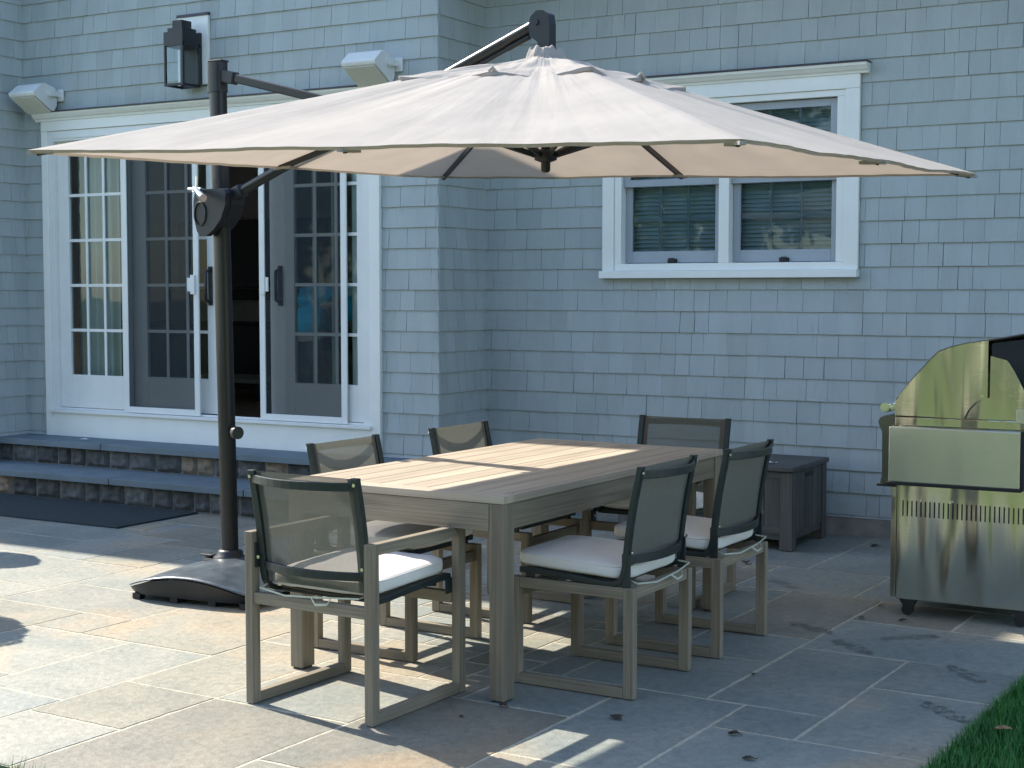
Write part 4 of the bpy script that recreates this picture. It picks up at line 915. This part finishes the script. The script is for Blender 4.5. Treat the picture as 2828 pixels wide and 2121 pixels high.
# ------------------------------------------------------------------ small things on the ground
LR = random.Random(21)
def leaf(x, y_, z, s_, rz, label, c=(1, 1, 1), curl=1.0):
    m = MB()
    def f(u, v):
        a = (u-.5)*2; w_ = .42*sin(pi*min(.98, v*.95+.03))**.8*(1+.25*sin(v*19))
        return (a*w_*s_, (v-.5)*s_*1.2, .004+s_*.32*curl*(a*a*.8*abs(sin(v*2.5))+.25*sin(v*4+1)+.25))
    m.grid(f, 6, 10, c); m.tube([(0, -.6*s_, .004+.1*s_), (s_*.12, -.85*s_, .006+.02*s_)], .0015, 5)
    o = m.build('fallen_leaf', M_dleaf, None, fix=False); o.location = (x, y_, z); o.rotation_euler = (0, 0, rz)
    tag(o, label, 'leaf', 'dry leaves lying on the patio')
LV = [(-.268, 3.065, 0, .05, .4, 'curled dark leaf between the storage box and the farther grill side chair'), (.183, 3.953, 0, .045, 2.1, 'curled leaf near the wall foundation between storage box and grill'),
 (.682, 2.044, 0, .028, .9, 'small brown leaf on the joint left of the grill wheel'), (.868, 2.062, 0, .032, 1.9, 'flat brown leaf just in front of the grill wheel'), (.684, 2.345, 0, .024, 1.7, 'tiny leaf beside the grill, behind the one on the joint'),
 (.624, .845, 0, .024, .3, 'small leaf on the long joint right of the nearer grill side chair'), (.427, .042, 0, .05, .8, 'large curled leaf in front of the nearer grill side chair'), (.014, -.03, 0, .034, 1.2, 'dark leaf at the foot of the near table leg'),
 (.856, .058, 0, .034, 1.6, 'brown flat leaf near the bottom right of the patio'), (.993, -.165, 0, .034, 1.8, 'thin leaf at the bottom edge right of the picture'), (-.047, -.212, 0, .018, .5, 'tiny leaf right of the near armchair'), (-3.585, 2.636, 0, .05, .9, 'dark leaf at the foot of the steps beside the umbrella pole')]
for (x, y_, z, s_, rz, lab) in LV: leaf(x, y_, z, s_, rz, lab, (LR.uniform(.6, 1.6),)*3, LR.uniform(.5, 1.2) if s_ > .03 else .4)
leaf(1.636, .499, .02, .05, 2.0, 'pale tan leaf lying in the grass at the lower right', (5, 3.6, 2.4), .5)

def footprint(x, y_, ang, label, ln_=.27, dens=1.0, seed=0):
    r = random.Random(seed); m = MB()
    for k in range(int(420*dens)):
        t = r.random(); w_ = .046*(1-.35*math.exp(-((t-.42)/.13)**2))*(sin(pi*min(1, max(0, t*.96+.02)))**.4)
        a = r.uniform(-1, 1)*w_; 
        if noise.noise(Vector((t*9, a*60, seed))) < -.12: continue
        px = a; py = (t-.5)*ln_; s_ = r.uniform(.0015, .0042); th = r.choice([.6, -.6, .9, 2.3]) + r.uniform(-.2, .2); L_ = s_*r.uniform(1.2, 3.0)
        c_, s2 = cos(th), sin(th)
        q = [(px-c_*L_-s2*s_*.4, py-s2*L_+c_*s_*.4), (px-c_*L_+s2*s_*.4, py-s2*L_-c_*s_*.4), (px+c_*L_+s2*s_*.4, py+s2*L_-c_*s_*.4), (px+c_*L_-s2*s_*.4, py+s2*L_+c_*s_*.4)]
        m.add([(a_, b_, r.uniform(.0, .0006)) for a_, b_ in q], [(0, 3, 2, 1)])
    o = m.build('wet_footprint', M_wet, None, fix=False); o.location = (x, y_, .0022); o.rotation_euler = (0, 0, ang); tag(o, label, 'footprint', 'damp shoe prints crossing the patio')
FP = [((.003, 2.71), (.189, 2.572), 'faint footprint beside the farther grill side chair', .55), ((.423, 1.798), (.668, 1.677), 'footprint crossing the long joint right of the chairs', 1), ((.718, 1.56), (.911, 1.40), 'footprint just right of the long joint, nearer the camera than the one on it', 1),
      ((.882, 1.698), (1.06, 1.85), 'footprint nearest the front of the grill cart', 1), ((1.265, 1.344), (1.397, 1.182), 'footprint halfway between the grill and the grass corner', 1), ((1.297, .782), (1.49, .60), 'largest footprint, closest to the lawn edge', 1)]
for k, (a, b, lab, dn_) in enumerate(FP):
    an = atan2(b[1]-a[1], b[0]-a[0]) - pi/2; footprint((a[0]+b[0])/2, (a[1]+b[1])/2, an, lab, .27, dn_*.8, k+1)

def scrap(x, y_, z, label):
    m = MB(); m.grid(lambda u, v: ((u-.5)*.09, (v-.5)*.045*(.6+.5*sin(u*3+.6)), .003+.004*sin(u*7)*v), 8, 4); o = m.build('paper_scrap', M_paper, None, fix=False); o.location = (x, y_, z); tag(o, label, 'paper')
scrap(-5.697, 3.524, .374, 'small white scrap on the top step at the left'); scrap(-.37, 3.70, .487, 'small white scrap lying on the storage box lid')

# ------------------------------------------------------------------ trees across the lawn (seen only in reflections)
def tree_proto(seed, h=8.0, w_=3.2, nl=5200):
    r = random.Random(seed); t = thing('tree', 'x', 'tree')
    m = MB(); m.tube([(0, 0, -.1), (.05, .02, h*.2), (-.05, .1, h*.5), (0, 0, h*.8)], [.26, .2, .13, .04], 10)
    for k in range(7):
        a = r.uniform(0, 2*pi); z = h*r.uniform(.2, .6); m.tube([(0, 0, z), (cos(a)*w_*.4, sin(a)*w_*.4, z+h*.12), (cos(a)*w_*.75, sin(a)*w_*.75, z+h*.2)], [.08, .05, .02], 6)
    m.build('trunk', M_bark, t)
    m = MB(); cl = [(r.uniform(-1, 1)*w_*.8, r.uniform(-1, 1)*w_*.8, h*r.uniform(.16, .98), r.uniform(.5, 1.1)) for _ in range(46)]
    for k in range(nl):
        cx_, cy_, cz, cr = r.choice(cl); f = 1-.55*max(0, cz/h-.5)
        d = Vector((r.gauss(0, 1), r.gauss(0, 1), r.gauss(0, 1))).normalized()*cr*r.uniform(.6, 1.05); p = Vector((cx_*f, cy_*f, cz)) + d
        n = (d.normalized()+Vector((r.uniform(-.6, .6), r.uniform(-.6, .6), r.uniform(-.3, .8)))).normalized(); a = n.orthogonal().normalized(); b = n.cross(a); s_ = r.uniform(.10, .20)
        g = r.uniform(.7, 1.6); m.add([p-a*s_, p+b*s_*.6, p+a*s_, p-b*s_*.6], [(0, 1, 2, 3)], (g*1.05, g, g*.7))
    m.build('crown', M_leaf, t, fix=False)
    return t
tp = [tree_proto(3, 8.5, 3.0), tree_proto(9, 10.5, 3.6)]
tl = [(-17, -13, 0), (-12.5, -17, 1), (-8.5, -15.5, 0), (-4, -18, 1), (.5, -16, 0), (5, -18.5, 1), (9.5, -16, 0), (14, -17, 1), (19, -14.5, 0), (20, -6, 1), (19, 1, 0), (-2, -22, 1), (7.5, -23, 1)]
first = [True, True]
for i, (x, y_, k) in enumerate(tl):
    t = tp[k] if first[k] else copy_tree(tp[k]); first[k] = False
    t.location = (x, y_, 0); t.rotation_euler = (0, 0, i*1.7); t['group'] = 'leafy trees across the lawn'
    t['label'] = 'leafy green tree reflected in the door and window glass'

# ------------------------------------------------------------------ box balls in pots, added unseen left of frame to cast round shadows
M_pot = pbr('terracotta_pot', (.30, .17, .11), .8, var=.2, scale=6, bump=.3)
def shadow_ball(x, y_, zc, rr_, label, seed):
    t = thing('added_shrub', label, 'shrub', (x, y_, 0), 0, 'unseen shrubs added for their shadows'); r = random.Random(seed)
    m = MB(); m.tube([(0, 0, .0), (0, 0, .02), (0, 0, .30), (0, 0, .34)], [.15, .155, .20, .21], 24); m.build('pot', M_pot, t)
    m = MB(); m.tube([(0, 0, .3), (.01, 0, zc)], [.03, .02], 8); m.build('trunk', M_bark, t)
    m = MB()
    for k in range(9000):
        d = Vector((r.gauss(0, 1), r.gauss(0, 1), r.gauss(0, 1))).normalized(); p = d*rr_*(r.random()**.12)*(1+.06*noise.noise(d*3)) + Vector((0, 0, zc)); n = (d+Vector((r.uniform(-.7, .7), r.uniform(-.7, .7), r.uniform(-.7, .7)))).normalized(); a = n.orthogonal().normalized(); b = n.cross(a); s_ = r.uniform(.012, .022); g = r.uniform(.6, 1.4)
        m.add([p-a*s_, p+b*s_*.6, p+a*s_, p-b*s_*.6], [(0, 1, 2, 3)], (g, g, g*.8))
    m.build('crown', M_leaf, t, fix=False)
shadow_ball(-5.24, 1.40, 1.15, .20, 'unseen potted shrub added to cast a round shadow, beside the door mat', 1)
shadow_ball(-3.86, .04, .95, .32, 'larger unseen potted shrub added to cast a round shadow on the patio', 2)
